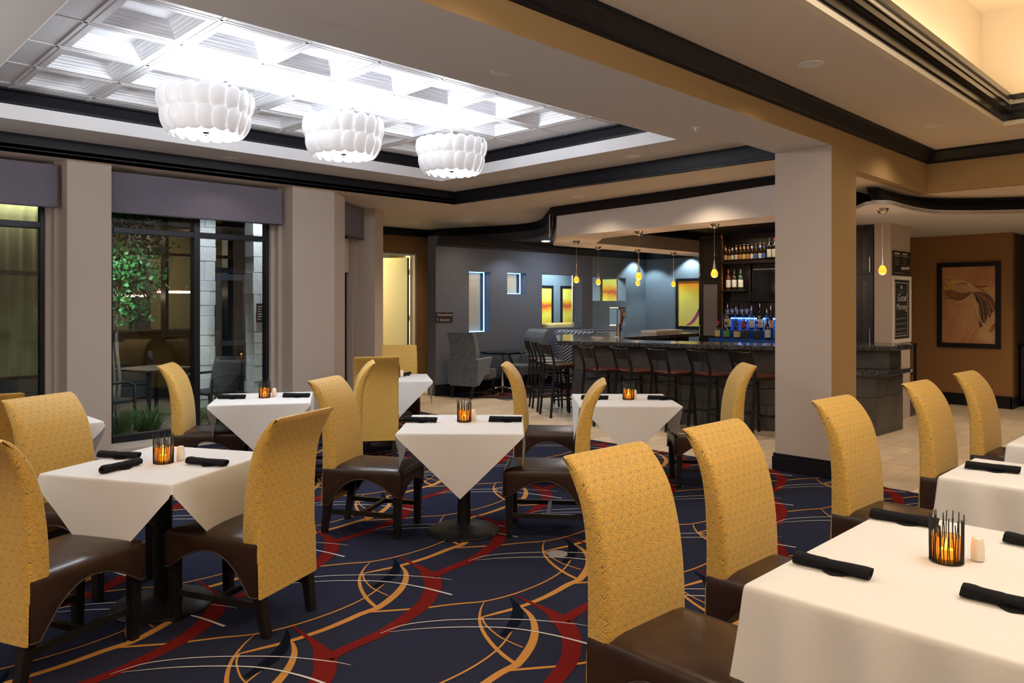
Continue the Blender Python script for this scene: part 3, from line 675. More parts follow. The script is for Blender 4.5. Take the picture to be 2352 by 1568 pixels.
for k, o in enumerate(OPEN):
    lm = M['led_white'] if k < 2 else M['led_warm']
    if k < 2:   # glass-fronted lit niches: beige pane inside a glowing edge
        obj('niche_panel', B().box(o[0], o[1]-.10, Yg+.17, Yg+.18, o[2], o[3]), M['beige'], gw)
        obj('led_edge', B().box(o[1]-.075, o[1]-.06, Yg+.10, Yg+.115, o[2], o[3]).box(o[0], o[1]-.06, Yg+.10, Yg+.115, o[3]-.015, o[3]).box(o[0], o[1]-.06, Yg+.10, Yg+.115, o[2], o[2]+.015), lm, gw)
        obj('niche_back', B().box(o[0]-.02, o[1]+.02, Yg+.22, Yg+.24, o[2]-.02, o[3]+.02), M['wall_grey'], gw)
        lamp('AREA', ((o[0]+o[1])/2, Yg+.05, o[3]-.02), .6, (1, .92, .74), .3, name='niche_lamp', sy=.06)
    else:
        if k == 4: obj('led_edge', B().box(o[0], o[1]-.2, Yg+.06, Yg+.10, o[3]-.018, o[3]-.002).box(o[0], o[1]-.2, Yg+.06, Yg+.10, o[2]+.002, o[2]+.018), lm, gw)
        obj('steel_post', B().box(o[1]-.20, o[1]-.18, Yg+.08, Yg+.10, o[2], o[3]), M['steel'], gw)
        obj('opening_pane', B().box(o[0], o[1]-.2, Yg+.088, Yg+.093, o[2], o[3]), M['pane'], gw)
struct('wall_passage', B().box(9.6, 14.6, 12.3, 12.4, 0, 2.75).box(14.42, 14.6, 10.2, 12.3, 0, 2.75), M['wall_blue'])
struct('wall_lounge_side', B().box(14.4, 14.55, 4.0, 10.2, 0, 2.75), M['wall_blue'])
# wall with the open door, corridor behind it
b = B().box(6.0, 8.30, 11.9, 12.0, 0, 3.03).box(9.13, 9.6, 11.9, 12.0, 0, 3.03).box(8.30, 9.13, 11.9, 12.0, 2.52, 3.03)
struct('wall_door', b, M['wall_brown'])
struct('wall_corridor', B().box(6.6, 10.2, 14.4, 14.5, 0, 2.7).box(6.5, 6.6, 12, 14.5, 0, 2.7).box(10.1, 10.2, 12.3, 14.5, 0, 2.7).box(6.5, 10.2, 12, 14.5, 2.7, 2.75), M['pale'])
d = struct('door_1', B().box(0, .86, 0, .045, .01, 2.48), M['pale'], bevel=.003)
d.location = (9.06, 12.03, 0); d.rotation_euler = (0, 0, R(122))
for z in (.25, 1.3, 2.2): obj('hinge', B().box(-.02, .0, -.03, .012, z-.05, z+.05).tube([(-.012, -.036, z-.052), (-.012, -.036, z+.052)], .008), M['steel'], d)
obj('gap_shadow', B().box(-.012, -.002, -.02, .045, .01, 2.48), M['frame'], d); obj('shadow_band', B().box(.05, .8, -.006, .0, 1.0, 1.08), M['beige'], d)  # coloured strips stand in for shade at the hinges and across the leaf
struct('trim_9', B().box(9.10, 9.14, 11.88, 12.02, 0, 2.52).box(8.29, 9.14, 11.88, 12.02, 2.52, 2.55), M['wall'])
# right-hand brown wall, pier with chalkboards, recess
struct('wall_brown', B().box(13.4, 13.55, 2.84, 8.0, 0, 2.70), M['wall_brown'])
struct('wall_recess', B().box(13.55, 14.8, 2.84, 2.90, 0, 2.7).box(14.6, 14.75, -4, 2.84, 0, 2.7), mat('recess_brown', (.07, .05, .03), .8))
struct('baseboard_right', B().box(13.375, 13.4, 2.84, 8, 0, .17).box(13.375, 14.4, 2.82, 2.86, 0, .17).box(13.37, 13.4, 2.84, 8, .17, .185), M['trim'])
struct('wall_pier_bar', B().prism([(10.7, 3.65), (11.46, 3.65), (11.46, 3.855), (10.7, 3.855)], 0, 2.70), M['wall'])
# outside shell: end walls of the room out of frame so the light stays in
struct('wall_behind', B().box(XW-.15, XW, -4, 9.25, 0, 4.7).box(XW, 9.7, -4.15, -4, 0, 4.7), M['wall'])

# ================================================================= FURNITURE
# ---- dining chair
def chair_seat():
    b = B(); pts = []
    def arch(u, a, c, pk):
        u = min(max((u-.10)/.80, 0), 1); base = a+(c-a)*u; return base+(pk-base)*math.sin(PI*u)**.7
    n = 14
    for k in range(n): u = k/n; pts.append((.2305, -.32+.58*u, arch(u, .20, .285, .395), 1))
    for k in range(n): u = k/n; pts.append((.2305-.461*u, .26, arch(u, .285, .285, .37), 2))
    for k in range(n): u = k/n; pts.append((-.2305, .26-.58*u, arch(1-u, .20, .285, .395), 3))
    for k in range(n): u = k/n; pts.append((-.2305+.461*u, -.32, .20+.03*math.sin(PI*u), 4))
    def ring(d, z=None, dz=0):
        out = []
        for x, y, zz, _ in pts:
            r = 1
            cx = max(-.2305+d, min(.2305-d, x)); cy = max(-.32+d, min(.26-d, y))
            # soften the corners (tighter at the rear)
            if cy < -.03:
                out.append((cx, cy, (zz+dz) if z is None else z)); continue
            ex, ey = abs(cx)-(.2305-d-.03), (abs(cy+.03)-(.29-d-.03))
            if ex > 0 and ey > 0:
                l = math.hypot(ex, ey)
                if l > .03: k = .03/l; cx = math.copysign(.2305-d-.03+ex*k, cx); cy = math.copysign(.29-d-.03+ey*k, cy+.03)-.03
            out.append((cx, cy, (zz+dz) if z is None else z))
        return out
    rows = [ring(.018, None, .006), ring(.004, None, 0), ring(0, None, .012), ring(-.003, .42), ring(0, .447), ring(.006, .459), ring(.010, .457), ring(.014, .461), ring(.04, .472), ring(.10, .478), ring(.18, .480)]
    idx = b.grid(rows, close=True); b.F(idx[-1])
    pip = B(); q = ring(-.002, None, .002); pip.tube(q+[q[0]], .0035, 5)
    return b, pip
def chair_back():
    front = [(-.225, .455), (-.227, .55), (-.237, .68), (-.258, .80), (-.292, .91), (-.337, .985), (-.384, 1.035), (-.425, 1.058)]
    back = [(-.442, 1.056), (-.436, 1.035), (-.395, .965), (-.362, .89), (-.343, .80), (-.333, .68), (-.331, .55), (-.332, .40), (-.338, .195)]
    low = [(-.322, .192), (-.318, .36), (-.305, .375), (-.245, .40)]
    fr = spline(front, 3); bk = spline(back, 3)
    prof = fr+bk+low; n = len(prof)
    cum = [0]
    for i in range(1, n+1):
        a, c = prof[i-1], prof[i % n]; cum.append(cum[-1]+math.hypot(a[0]-c[0], a[1]-c[1]))
    def inset(d):
        out = []
        for i, p in enumerate(prof):
            a, c = prof[i-1], prof[(i+1) % n]; t = Vector((c[0]-a[0], c[1]-a[1]))
            t = t.normalized() if t.length > 1e-9 else Vector((0, 1)); nn = Vector((t.y, -t.x))
            dd = d if p[1] > .42 else d*.35
            if p[1] > 1.03: dd = d*.5
            out.append((p[0]+nn.x*-dd*-1*SGN, p[1]+nn.y*dd*SGN))
        return out
    ar = sum(prof[i][0]*prof[(i+1) % n][1]-prof[(i+1) % n][0]*prof[i][1] for i in range(n))
    SGN = -1 if ar > 0 else 1
    b = B(); xs = [(-.226, .020), (-.222, .009), (-.212, .002), (-.198, 0), (0, 0), (.198, 0), (.212, .002), (.222, .009), (.226, .020)]
    rows = [[b.P((x, y, z)) for y, z in inset(d)] for x, d in xs]
    for k in range(len(rows)-1):
        for i in range(n):
            j = (i+1) % n; u0, u1 = xs[k][0]-xs[k][1]*(1 if xs[k][0] < 0 else -1)*-0, xs[k+1][0]
            if abs(u0) > .19 and abs(u1) > .19 and k in (0, 7): pass
            b.F((rows[k][i], rows[k][j], rows[k+1][j], rows[k+1][i]), 0, [(u0, cum[i]), (u0, cum[i+1]), (u1, cum[i+1]), (u1, cum[i])])
    for r, x in ((rows[0][::-1], -1), (rows[-1], 1)):
        b.F(r, 0, [(b.v[i][1], b.v[i][2]) for i in r])
    return b
def make_chair(label):
    t = thing('dining_chair', label, 'chair', group='gold dining chairs')
    s, p = chair_seat()
    so = obj('seat', s, M['leather'], t, smooth=50)
    obj('piping', p, M['piping'], so, smooth=True)
    obj('backrest', chair_back(), M['cane'], t, smooth=55)
    for x in (-1, 1):
        obj('leg', B().taper((x*.185, .215, 0), (x*.190, .22, .36), .042, .052), M['wood_black'], t, bevel=.003)
        obj('leg', B().taper((x*.175, -.335, 0), (x*.190, -.285, .30), .040, .056), M['wood_black'], t, bevel=.003)
        obj('stretcher', B().box(x*.185-.012, x*.185+.012, -.30, .20, .135, .165), M['wood_black'], t)
    obj('stretcher', B().box(-.175, .175, -.06, -.035, .135, .162), M['wood_black'], t)
    return t
CH = [
 (2.238, 1.345, -92, 'gold patterned dining chair nearest the camera, at the front right white table'),
 (3.055, 1.374, -91, 'second gold dining chair of the right-hand row, at the far end of the front table'),
 (4.36, 1.385, -93, 'gold dining chair of the right-hand row standing right in front of the taupe column'),
 (5.667, 1.346, -92, 'fourth gold dining chair of the right-hand row, second from the brown wall'),
 (6.728, 1.322, -92, 'rearmost gold dining chair of the right-hand row, below the framed brown painting'),
 (3.137, 4.502, -59, 'gold dining chair left of the central square table, its leather seat turned to the table'),
 (1.755, 3.79, 114, 'gold dining chair seen from behind, at the near right side of the left table'),
 (3.93, 3.66, 130, 'gold dining chair on the right of the central table, partly behind the front chair'),
 (1.00, 3.93, 23, 'gold dining chair cut by the lower left corner of the photo, brown leather seat'),
 (1.365, 4.735, -63, 'gold dining chair behind the left table, its wide patterned front facing the camera'),
 (2.93, 6.72, -36, 'gold dining chair in front of the large window, left of the window table'),
 (3.70, 6.16, 147, 'gold dining chair right of the window table, seen from its side'),
 (5.07, 4.60, -50, 'gold dining chair left of the table by the bar, its curved back seen sideways'),
 (5.95, 3.63, 133, 'gold dining chair right of the table by the bar, close to the column'),
 (4.66, 6.75, 56, 'gold dining chair with its back square to the camera, before the last pier'),
 (5.62, 7.62, 236, 'gold dining chair beyond the farthest table, facing the camera from beside the doorway'),
 (1.0, 5.80, 80, 'gold dining chair at the left edge of the photo, only its rolled top showing'),
]
c0 = make_chair(CH[0][3])
for k, (x, y, a, lb) in enumerate(CH):
    if k == 0: c0.location = (x, y, 0); c0.rotation_euler = (0, 0, R(a-90))
    else: dup(c0, None, (x, y, 0), R(a-90), lb)

# ---- tables, cloths, settings
def pedestal(x, y, rz, hx, hy, label, feet=((0, 0),)):
    t = thing('dining_table', label, 'table', (x, y, 0), rz, 'dining tables under white cloths')
    obj('tabletop', B().box(-hx, hx, -hy, hy, .715, .75), M['wood_black'], t, bevel=.006)
    for fx, fy in feet:
        obj('column', B().lathe([(.046, .03), (.046, .70), (.12, .705), (.12, .715)], 20, (fx, fy)), M['metal_black'], t, smooth=40)
        obj('base', B().lathe([(.25, 0), (.255, .008), (.245, .018), (.16, .032), (.06, .05), (.046, .06)], 36, (fx, fy)), M['metal_black'], t, smooth=40)
    return t
def cloth_diamond(a, half, seed, top=.7535):
    # square cloth turned by 45 degrees on a square top: flat on top, a triangle hanging on each side
    rnd = random.Random(seed); c = half*2**.5; ph = [rnd.uniform(0, 6) for _ in range(4)]
    q = [0, .12, .24, .33, a-.02, a-.004, a, a+.004, a+.010, a+.022, a+.04]+[a+.04+(c-a-.04)*k/12 for k in range(1, 13)]
    q = [-v for v in q[:0:-1]]+q; n = len(q)
    bm = bmesh.new(); vv = [[bm.verts.new((x, y, 0)) for y in q] for x in q]
    for i in range(n-1):
        for j in range(n-1): bm.faces.new((vv[i][j], vv[i+1][j], vv[i+1][j+1], vv[i][j+1]))
    for sx in (-1, 1):
        for sy in (-1, 1): bmesh.ops.bisect_plane(bm, geom=bm.verts[:]+bm.edges[:]+bm.faces[:], plane_co=(sx*c, 0, 0), plane_no=(sx, sy, 0), clear_outer=True)
    for v in bm.verts:
        p, w = v.co.x, v.co.y; ep, eq = max(abs(p)-a, 0), max(abs(w)-a, 0); z = top; x, y = p, w
        if ep or eq:
            sp, sq = math.copysign(1, p), math.copysign(1, w); sd = 0 if ep >= eq else 1; e, o = max(ep, eq), min(ep, eq)
            dr = math.hypot(ep, eq); hang = max(dr-.005, 0); al = w if sd == 0 else p; k4 = sd+(2 if (sp if sd == 0 else sq) > 0 else 0)
            flare = .035*hang+.05*hang*math.sin(6*al+ph[k4])+.10*hang*hang*math.sin(3*al+ph[3-k4])
            out = min(dr, .007)+flare+.36*max(0, abs(al)/a-.70)*min(hang, .10)
            k = o/e; f = (out*k, out) if sd else (out, out*k)
            x = sp*(min(abs(p), a)+f[0]) if ep or sd == 0 else p*(1-.03*hang)
            y = sq*(min(abs(w), a)+f[1]) if eq or sd == 1 else w*(1-.03*hang)
            z = top-hang*.99
        v.co = (x, y, z)
    bmesh.ops.recalc_face_normals(bm, faces=bm.faces)
    me = bpy.data.meshes.new('tablecloth'); bm.to_mesh(me); bm.free(); me.materials.append(M['cloth'])
    me.polygons.foreach_set('use_smooth', [True]*len(me.polygons)); return me
def cloth_rect(hx, hy, drop, seed, top=.7535):
    # rectangular cloth with full drop: soft waves down the sides, folds at the corners
    rnd = random.Random(seed); b = B(); r = .03; per = []
    def ringpts(off, z, wav):
        out = []; n = 22
        cs = [(-hx, -hy, 180), (hx, -hy, 270), (hx, hy, 0), (-hx, hy, 90)]
        for k in range(4):
            x0, y0, a0 = cs[k]; x1, y1, _ = cs[(k+1) % 4]
            for q in range(7):
                a = R(a0+90*q/6); fold = 1+wav*(.9*math.exp(-((q-3)/1.2)**2)); out.append((x0+math.cos(a)*off*fold, y0+math.sin(a)*off*fold, z))
            nx, ny = math.cos(R(a0+90)), math.sin(R(a0+90))
            for q in range(1, n):
                t = q/n; w = off+wav*.05*math.sin(PI*t)**.5*math.sin(2*PI*t*3+k*1.3)
                out.append((x0+(x1-x0)*t+nx*w, y0+(y1-y0)*t+ny*w, z))
        return out
    rows = [[(p[0]*.02, p[1]*.02, top) for p in ringpts(.0, top, 0)], [(p[0]*.7, p[1]*.7, top) for p in ringpts(.0, top, 0)], ringpts(.0, top, 0), ringpts(.006, top-.002, 0), ringpts(.012, top-.008, 0), ringpts(.016, top-.022, .02)]
    for k in range(1, 13):
        t = k/12; rows.append(ringpts(.016+.05*t, top-.022-(drop-.022)*t, .12+.95*t))
    idx = b.grid(rows, close=True); b.F(idx[0][::-1]); return b

def candle(x, y, z, rz, label):
    t = thing('candle_holder', label, 'candle holder', (x, y, z), rz, 'wire candle holders')
    b = B().lathe([(.0005, 0), (.050, 0), (.0515, .003), (.050, .005), (.0005, .005)], 28)
    obj('base', b, M['metal_black'], t)
    b = B(); rnd = random.Random(4)
    for k in range(38):
        a = 2*PI*k/38+rnd.uniform(-.04, .04); h = rnd.uniform(.122, .160); a1 = a+rnd.uniform(-.07, .07); a2 = a1+rnd.uniform(-.07, .07); a3 = a2+rnd.uniform(-.07, .07)
        b.tube([(.049*math.cos(a), .049*math.sin(a), .003), (.0495*math.cos(a1), .0495*math.sin(a1), h*.33), (.0497*math.cos(a2), .0497*math.sin(a2), h*.66), (.050*math.cos(a3), .050*math.sin(a3), h)], .0018, 5)
    obj('wires', b, M['metal_black'], t, smooth=True)
    obj('votive_cup', B().lathe([(.036, .006), (.041, .012), (.043, .085), (.0415, .085), (.0395, .014), (.036, .010)], 24, caps=False), M['votive'], t, smooth=50)
    w = obj('candle', B().lathe([(.021, .010), (.0215, .040), (.017, .042), (.001, .039)], 16), M['wax'], t, smooth=40)
    obj('flame', B().lathe([(.0008, .040), (.0045, .047), (.005, .053), (.0028, .064), (.0004, .074)], 8), M['flame'], w, smooth=True)
    lamp('POINT', (x, y, z+.085), .22, (1, .52, .10), .008, name='candle_lamp')
    return t
def napkin(x, y, z, rz, label, seed=0, ln=.235):
    rnd = random.Random(seed); b = B(); rows = []; n = 20
    for k in range(15):
        u = k/14; xx = -ln/2+ln*u; r = .0205*(1-.10*math.sin(PI*u))*(.90 if k in (0, 14) else 1); row = []
        for j in range(n):
            a = 2*PI*j/n; rr = r*(1+.05*math.sin(2*a+seed)+.03*math.sin(9*u+a))
            st = .0035 if (a > 1.0+u*1.2 and a < 2.6+u*1.2) else 0
            row.append((xx+(.004*math.sin(a) if k in (0, 14) else 0), (rr+st)*math.cos(a)*1.12, .0195+(rr+st)*math.sin(a)*.92))
        rows.append(row)
    idx = b.grid(rows, close=True)
    for r, s in ((idx[0], -1), (idx[-1], 1)):      # rolled, hollow ends
        ci = [b.v[i] for i in r]; cx = ci[0][0]
        cy = sum(p[1] for p in ci)/n; cz = sum(p[2] for p in ci)/n
        q = [b.P((cx-s*.002, cy+(p[1]-cy)*.55, cz+(p[2]-cz)*.55)) for p in ci]
        q2 = [b.P((cx-s*.02, cy+(p[1]-cy)*.45, cz+(p[2]-cz)*.45)) for p in ci]
        for j in range(n): b.F((r[j], r[(j+1) % n], q[(j+1) % n], q[j])); b.F((q[j], q[(j+1) % n], q2[(j+1) % n], q2[j]))
        b.F(q2)
    t = thing('napkin_roll', label, 'napkin', (x, y, z), rz, 'black napkin rolls')
    o = obj('rolled_napkin', b, M['napkin'], t, smooth=60)
    obj('loose_corner', _solid([[(-.03, -.014, .006), (.06, -.014, .006)], [(-.015, -.028, .003), (.04, -.030, .003)], [(.005, -.040, .0012), (.015, -.040, .0012)]]), M['napkin'], t)
    return t
def _solid(rows, t=.002):
    b = B(); a = b.grid(rows); c = b.grid([[(x, y, z+t) for x, y, z in r] for r in rows]); n = len(rows[0]); m = len(rows)
    for j in range(n-1): b.F((a[0][j], a[0][j+1], c[0][j+1], c[0][j])); b.F((a[-1][j], a[-1][j+1], c[-1][j+1], c[-1][j]))
    for i in range(m-1): b.F((a[i][0], a[i+1][0], c[i+1][0], c[i][0])); b.F((a[i][-1], a[i+1][-1], c[i+1][-1], c[i][-1]))
    return b
def shaker(x, y, z, label):
    t = thing('shaker', label, 'shaker', (x, y, z), 0, 'white table shakers')
    obj('body', B().lathe([(.016, 0), (.020, .004), (.0205, .036), (.0175, .068), (.015, .073)], 18), M['ceramic'], t, smooth=50)
    obj('cap', B().lathe([(.015, .073), (.013, .076), (.004, .078)], 18), M['ceramic'], t, smooth=50)
ZT = .755
TB = [  # x, y, rot, half, cloth half, words
 (1.53, 4.17, 28.5, .385, .60, 'left', 'left table with three napkin rolls'),
 (3.52, 4.03, -44.8, .405, .60, 'central', 'central table of the room'),
 (3.20, 6.36, -31.5, .40, .60, 'window', 'table by the large window'),
 (5.38, 4.04, -44.8, .41, .60, 'bar', 'table nearest the bar'),
 (5.10, 7.05, 56, .40, .60, 'far', 'farthest table, beside the doorway'),
 (1.36, 6.32, 0, .39, .60, 'rear left', 'table half hidden behind the left chairs'),
]
for k, (x, y, a, h, ch, nm, ds) in enumerate(TB):
    pedestal(x, y, R(a), h, h, 'black pedestal table under a white cloth: the '+ds)
    o = obj('tablecloth', cloth_diamond(h+.004, ch, k), M['cloth'], smooth=55); o.location = (x, y, 0); o.rotation_euler = (0, 0, R(a))
    tag(o, 'white cloth with triangular flaps on the '+ds, 'tablecloth', 'white square tablecloths')
# right-hand rectangular tables with full-length cloths
RT = [(2.70, .77, .575, .36, 'large front right table', ((-.3, 0), (.3, 0))), (4.42, .80, .30, .37, 'second right-hand table', ((0, 0),)), (5.68, .78, .33, .37, 'third right-hand table', ((0, 0),))]
for k, (x, y, hx, hy, ds, ft) in enumerate(RT):
    pedestal(x, y, 0, hx, hy, 'pedestal table hidden under a long white cloth: the '+ds, ft)
    o = obj('tablecloth', cloth_rect(hx, hy, .60, k), M['cloth'], smooth=55); o.location = (x, y, 0)
    tag(o, 'long white cloth draping down the sides of the '+ds, 'tablecloth', 'long white tablecloths')
for x, y, ds in ((1.527, 4.158, 'left table'), (3.577, 4.092, 'central table'), (3.213, 6.37, 'window table'), (5.42, 4.02, 'table by the bar'), (5.13, 7.05, 'farthest table'), (2.765, .77, 'front right table')):
    candle(x, y, ZT, random.uniform(0, 6), 'black wire candle holder with a small flame on the '+ds)
    shaker(x+.09 if x != 2.765 else 2.845, y+.0 if x != 2.765 else .70, ZT, 'small white ceramic shaker behind the candle holder on the '+ds.split(',')[0])
NP = [  # x, y, heading, label
 (1.315, 4.15, 26, 'black napkin roll lying aslant near the left end of the left table'),
 (1.40, 4.45, -52, 'black napkin roll behind the aslant one on the left table'),
 (1.665, 3.935, -60, 'black napkin roll on the right half of the left table, before the chair'),
 (3.335, 4.285, -45, 'black napkin roll left of the candle on the central table'),
 (3.78, 3.88, -45, 'black napkin roll right of the candle on the central table'),
 (2.97, 6.50, -42, 'black napkin roll left of the candle on the window table'),
 (3.43, 6.20, -42, 'black napkin roll right of the candle on the window table'),
 (5.20, 4.22, -47, 'black napkin roll half hidden by the slim chair on the table by the bar'),
 (5.60, 3.80, -47, 'black napkin roll right of the candle on the table by the bar'),
 (5.36, 7.15, 35, 'black napkin roll right of the candle on the farthest table'),
 (4.95, 7.0, 35, 'black napkin roll left of the candle on the farthest table'),
 (2.405, .995, -86, 'black napkin roll at the near left corner of the front right table'),
 (3.13, 1.02, -80, 'black napkin roll behind the candle holder on the front right table'),
 (2.47, .53, -88, 'black napkin roll in the lower right of the front right table'),
 (3.13, .57, -90, 'black napkin roll at the right edge of the photo on the front right table'),
 (4.41, 1.02, -76, 'black napkin roll on the second right-hand table'),
]
for k, (x, y, a, lb) in enumerate(NP): napkin(x, y, ZT-.001, R(a), lb, k)

# ---- ceiling fittings
def petal_mesh(w, h):
    b = B(); rows = []
    n = 14
    for ring in range(5):
        r = ring/4; rows.append([(w/2*r*math.cos(2*PI*j/n), .028*(1-r*r), h/2*r*math.sin(2*PI*j/n)) for j in range(n)])
    rows2 = [[(x, y-.004, z) for x, y, z in q] for q in rows[::-1]]
    b.grid([[(p[0]*.02, p[1], p[2]*.02) for p in rows[1]]]+rows[1:]+rows2[:-1]+[[(p[0]*.02, .024, p[2]*.02) for p in rows[1]]], close=True)
    return b.mesh('petal', M['petal'], True)
pm = petal_mesh(.178, .200)
def chandelier(x, y, label):
    t = thing('petal_chandelier', label, 'ceiling light', (x, y, 2.86), 0, 'white petal chandeliers')
    obj('rod', B().tube([(0, 0, .20), (0, 0, .60)], .010, 10), M['rod'], t)
    obj('ceiling_plate', B().lathe([(.06, .585), (.06, .60), (.02, .602)], 20), M['rod'], t)
    obj('diffuser', B().lathe([(.001, .035), (.15, .038), (.265, .050), (.268, .058), (.001, .06)], 40), M['diffuser'], t, smooth=40)
    obj('finial', B().lathe([(.001, .008), (.010, .012), (.010, .02), (.004, .024), (.022, .030), (.022, .036), (.001, .037)], 14), M['metal_black'], t, smooth=40)
    obj('shade_frame', B().lathe([(.235, .06), (.255, .20), (.285, .30), (.28, .30), (.25, .20), (.23, .06)], 40, caps=False), M['petal'], t, smooth=True)
    for row, (nn, rad, z, tilt, off) in enumerate(((19, .318, .245, -10, 0), (18, .290, .105, -16, .5))):
        for k in range(nn):
            a = 2*PI*(k+off)/nn
            obj('petal', pm, None, t, loc=(rad*math.cos(a), rad*math.sin(a), z), rot=(R(tilt), R(0), a-PI/2+R(13)))
    lamp('POINT', (x, y, 3.25), 40, COOL, .12, name='chandelier_uplight')
    lamp('AREA', (x, y, 2.885), 19, COOL, .42, name='chandelier_downlight')
for x, ds in ((2.43, 'left and nearest'), (3.64, 'middle'), (4.87, 'right and farthest')):
    chandelier(x, 5.76, 'white glass petal chandelier under the coffered ceiling, the '+ds+' of three')

def downlight(x, y, z, label):
    t = thing('downlight', label, 'downlight', (x, y, z), 0, 'recessed downlights')
    obj('trim_ring', B().lathe([(.068, -.004), (.082, -.006), (.090, -.003), (.090, 0), (.068, 0)], 28), M['plastic_white'], t, smooth=40)
    obj('reflector', B().lathe([(.068, -.003), (.060, -.0015), (.02, -.0008), (.001, -.0008)], 28), M['liner'], t, smooth=40)
DL = [(3.68, 3.80, 3.2, 'recessed downlight half hidden by the beam edge above the central table'), (3.74, 8.2, 3.2, 'recessed downlight above the large window'), (6.34, 8.15, 3.2, 'recessed downlight under the right chandelier, near the tray corner'),
      (6.85, 6.85, 3.2, 'recessed downlight right of the farthest chandelier'), (6.8, 4.98, 3.2, 'recessed downlight between the white band and the column'),
      (5.43, 2.4, 3.33, 'recessed downlight nearest the camera in the right-hand tan ceiling'), (8.19, 2.4, 3.33, 'recessed downlight beside the corner of the light well'),
      (11.24, 2.55, 2.66, 'recessed downlight above the framed brown painting'), (8.30, 10.9, 3.03, 'recessed downlight before the open doorway'), (8.70, 9.55, 3.03, 'recessed downlight beside the curved dark trim'), (7.85, 6.66, 3.03, 'recessed downlight beside the bar canopy'), (7.94, 8.30, 3.03, 'recessed downlight in the lower ceiling just past the tray corner')]
for q in DL: downlight(*q)
t = thing('sprinkler_head', 'tiny white sprinkler head under the beam near the column', 'sprinkler', (5.44, 3.36, 3.03))
obj('cover_plate', B().lathe([(.028, -.006), (.028, 0), (.001, 0)], 16).lathe([(.001, -.03), (.010, -.028), (.008, -.006)], 10), M['plastic_white'], t)
lou_l = thing('ceiling_vent', 'white slotted vent on the side of the bar canopy', 'vent', (8.87, 8.10, 2.80), R(44))
obj('vent_frame', B().box(-.22, .22, 0, .015, -.17, .17), M['plastic_white'], lou_l, bevel=.003)
for z in (-.1, -.03, .04, .11): obj('louver', B().box(-.17, .17, .012, .03, z-.018, z+.014), M['metal_black'], lou_l)
t = thing('recessed_light', 'bright slot of a light in the dark lounge ceiling left of the canopy', 'ceiling light', (10.4, 9.6, 2.742))
obj('lens', B().lathe([(.07, -.012), (.08, 0), (.001, 0)], 20), mat('lens_lit', (1, 1, 1), .4, emit=(.9, .95, 1), estr=3), t)

def pendant(x, y, zc, label, power=5):
    t = thing('pendant_light', label, 'pendant light', (x, y, 0), 0, 'amber bar pendants')
    obj('canopy', B().lathe([(.036, zc-.055), (.044, zc-.05), (.062, zc-.01), (.064, zc)], 20), M['steel'], t, smooth=40)
    obj('cord', B().tube([(0, 0, 2.10), (0, 0, zc-.05)], .0022, 6), M['steel'], t)
    obj('socket', B().lathe([(.004, 2.14), (.010, 2.09), (.022, 2.035), (.024, 2.02), (.010, 2.015)], 16), M['steel'], t, smooth=40)
    sh = obj('glass_drop', B().lathe([(.012, 1.915), (.034, 1.925), (.044, 1.95), (.042, 1.975), (.032, 2.0), (.022, 2.018)], 18), M['amber'], t, smooth=50)
    obj('bulb', B().ball((0, 0, 2.0), .026, 12), M['bulb'], sh, smooth=True)
    lamp('POINT', (x, y, 1.885), power, (1, .58, .24), .03, name='pendant_lamp')
    lamp('POINT', (x, y, 2.20), power*.5, (1, .58, .26), .03, name='pendant_lamp')
for x, y, zc, ds in ((9.275, 7.898, 2.585, 'leftmost over the bar, before the twin yellow pictures'), (10.514, 8.45, 2.585, 'second from the left, beside the small yellow picture'), (8.66, 6.247, 2.585, 'front one over the beer tap'), (11.587, 8.38, 2.585, 'rear one just below the front one over the beer tap'),
                     (12.797, 8.40, 2.585, 'in front of the large yellow painting'), (8.52, 4.993, 2.585, 'beside the bottle shelves, near the tall cabinet'), (8.999, 3.154, 2.66, 'right of the column before the chalkboards')):
    pendant(x, y, zc, 'amber glass pendant '+ds)

# ---- window shades
def shade(poly, z0, z1, label, m='shade'):
    t = thing('roller_shade', label, 'window shade', (0, 0, 0), 0, 'roller shades')
    obj('fabric_panel', B().prism(poly, z0, z1), M[m], t)
    q = [((x-poly[0][0])*1+poly[0][0], y) for x, y in poly]
    obj('bottom_rail', B().prism(poly, z0-.012, z0), M['frame'], t)
    return t
shade(rect(.16, 2.15, 8.67, 8.70), 2.565, 2.985, 'purple grey roller shade over the leftmost window, cut by the photo')
shade(rect(2.63, 4.60, 8.67, 8.70), 2.565, 2.985, 'wide purple grey roller shade over the large window')
shade([fac(.42, .17), fac(1.757, .17), fac(1.757, .20), fac(.42, .20)], 2.56, 3.0, 'dark purple shade seen edge on behind the second pier')
shade([fac(.42, .36), fac(1.62, .36), fac(1.62, .37), fac(.42, .37)], 2.05, 2.55, 'white inner shade pulled down behind the second pier', 'shade_white')

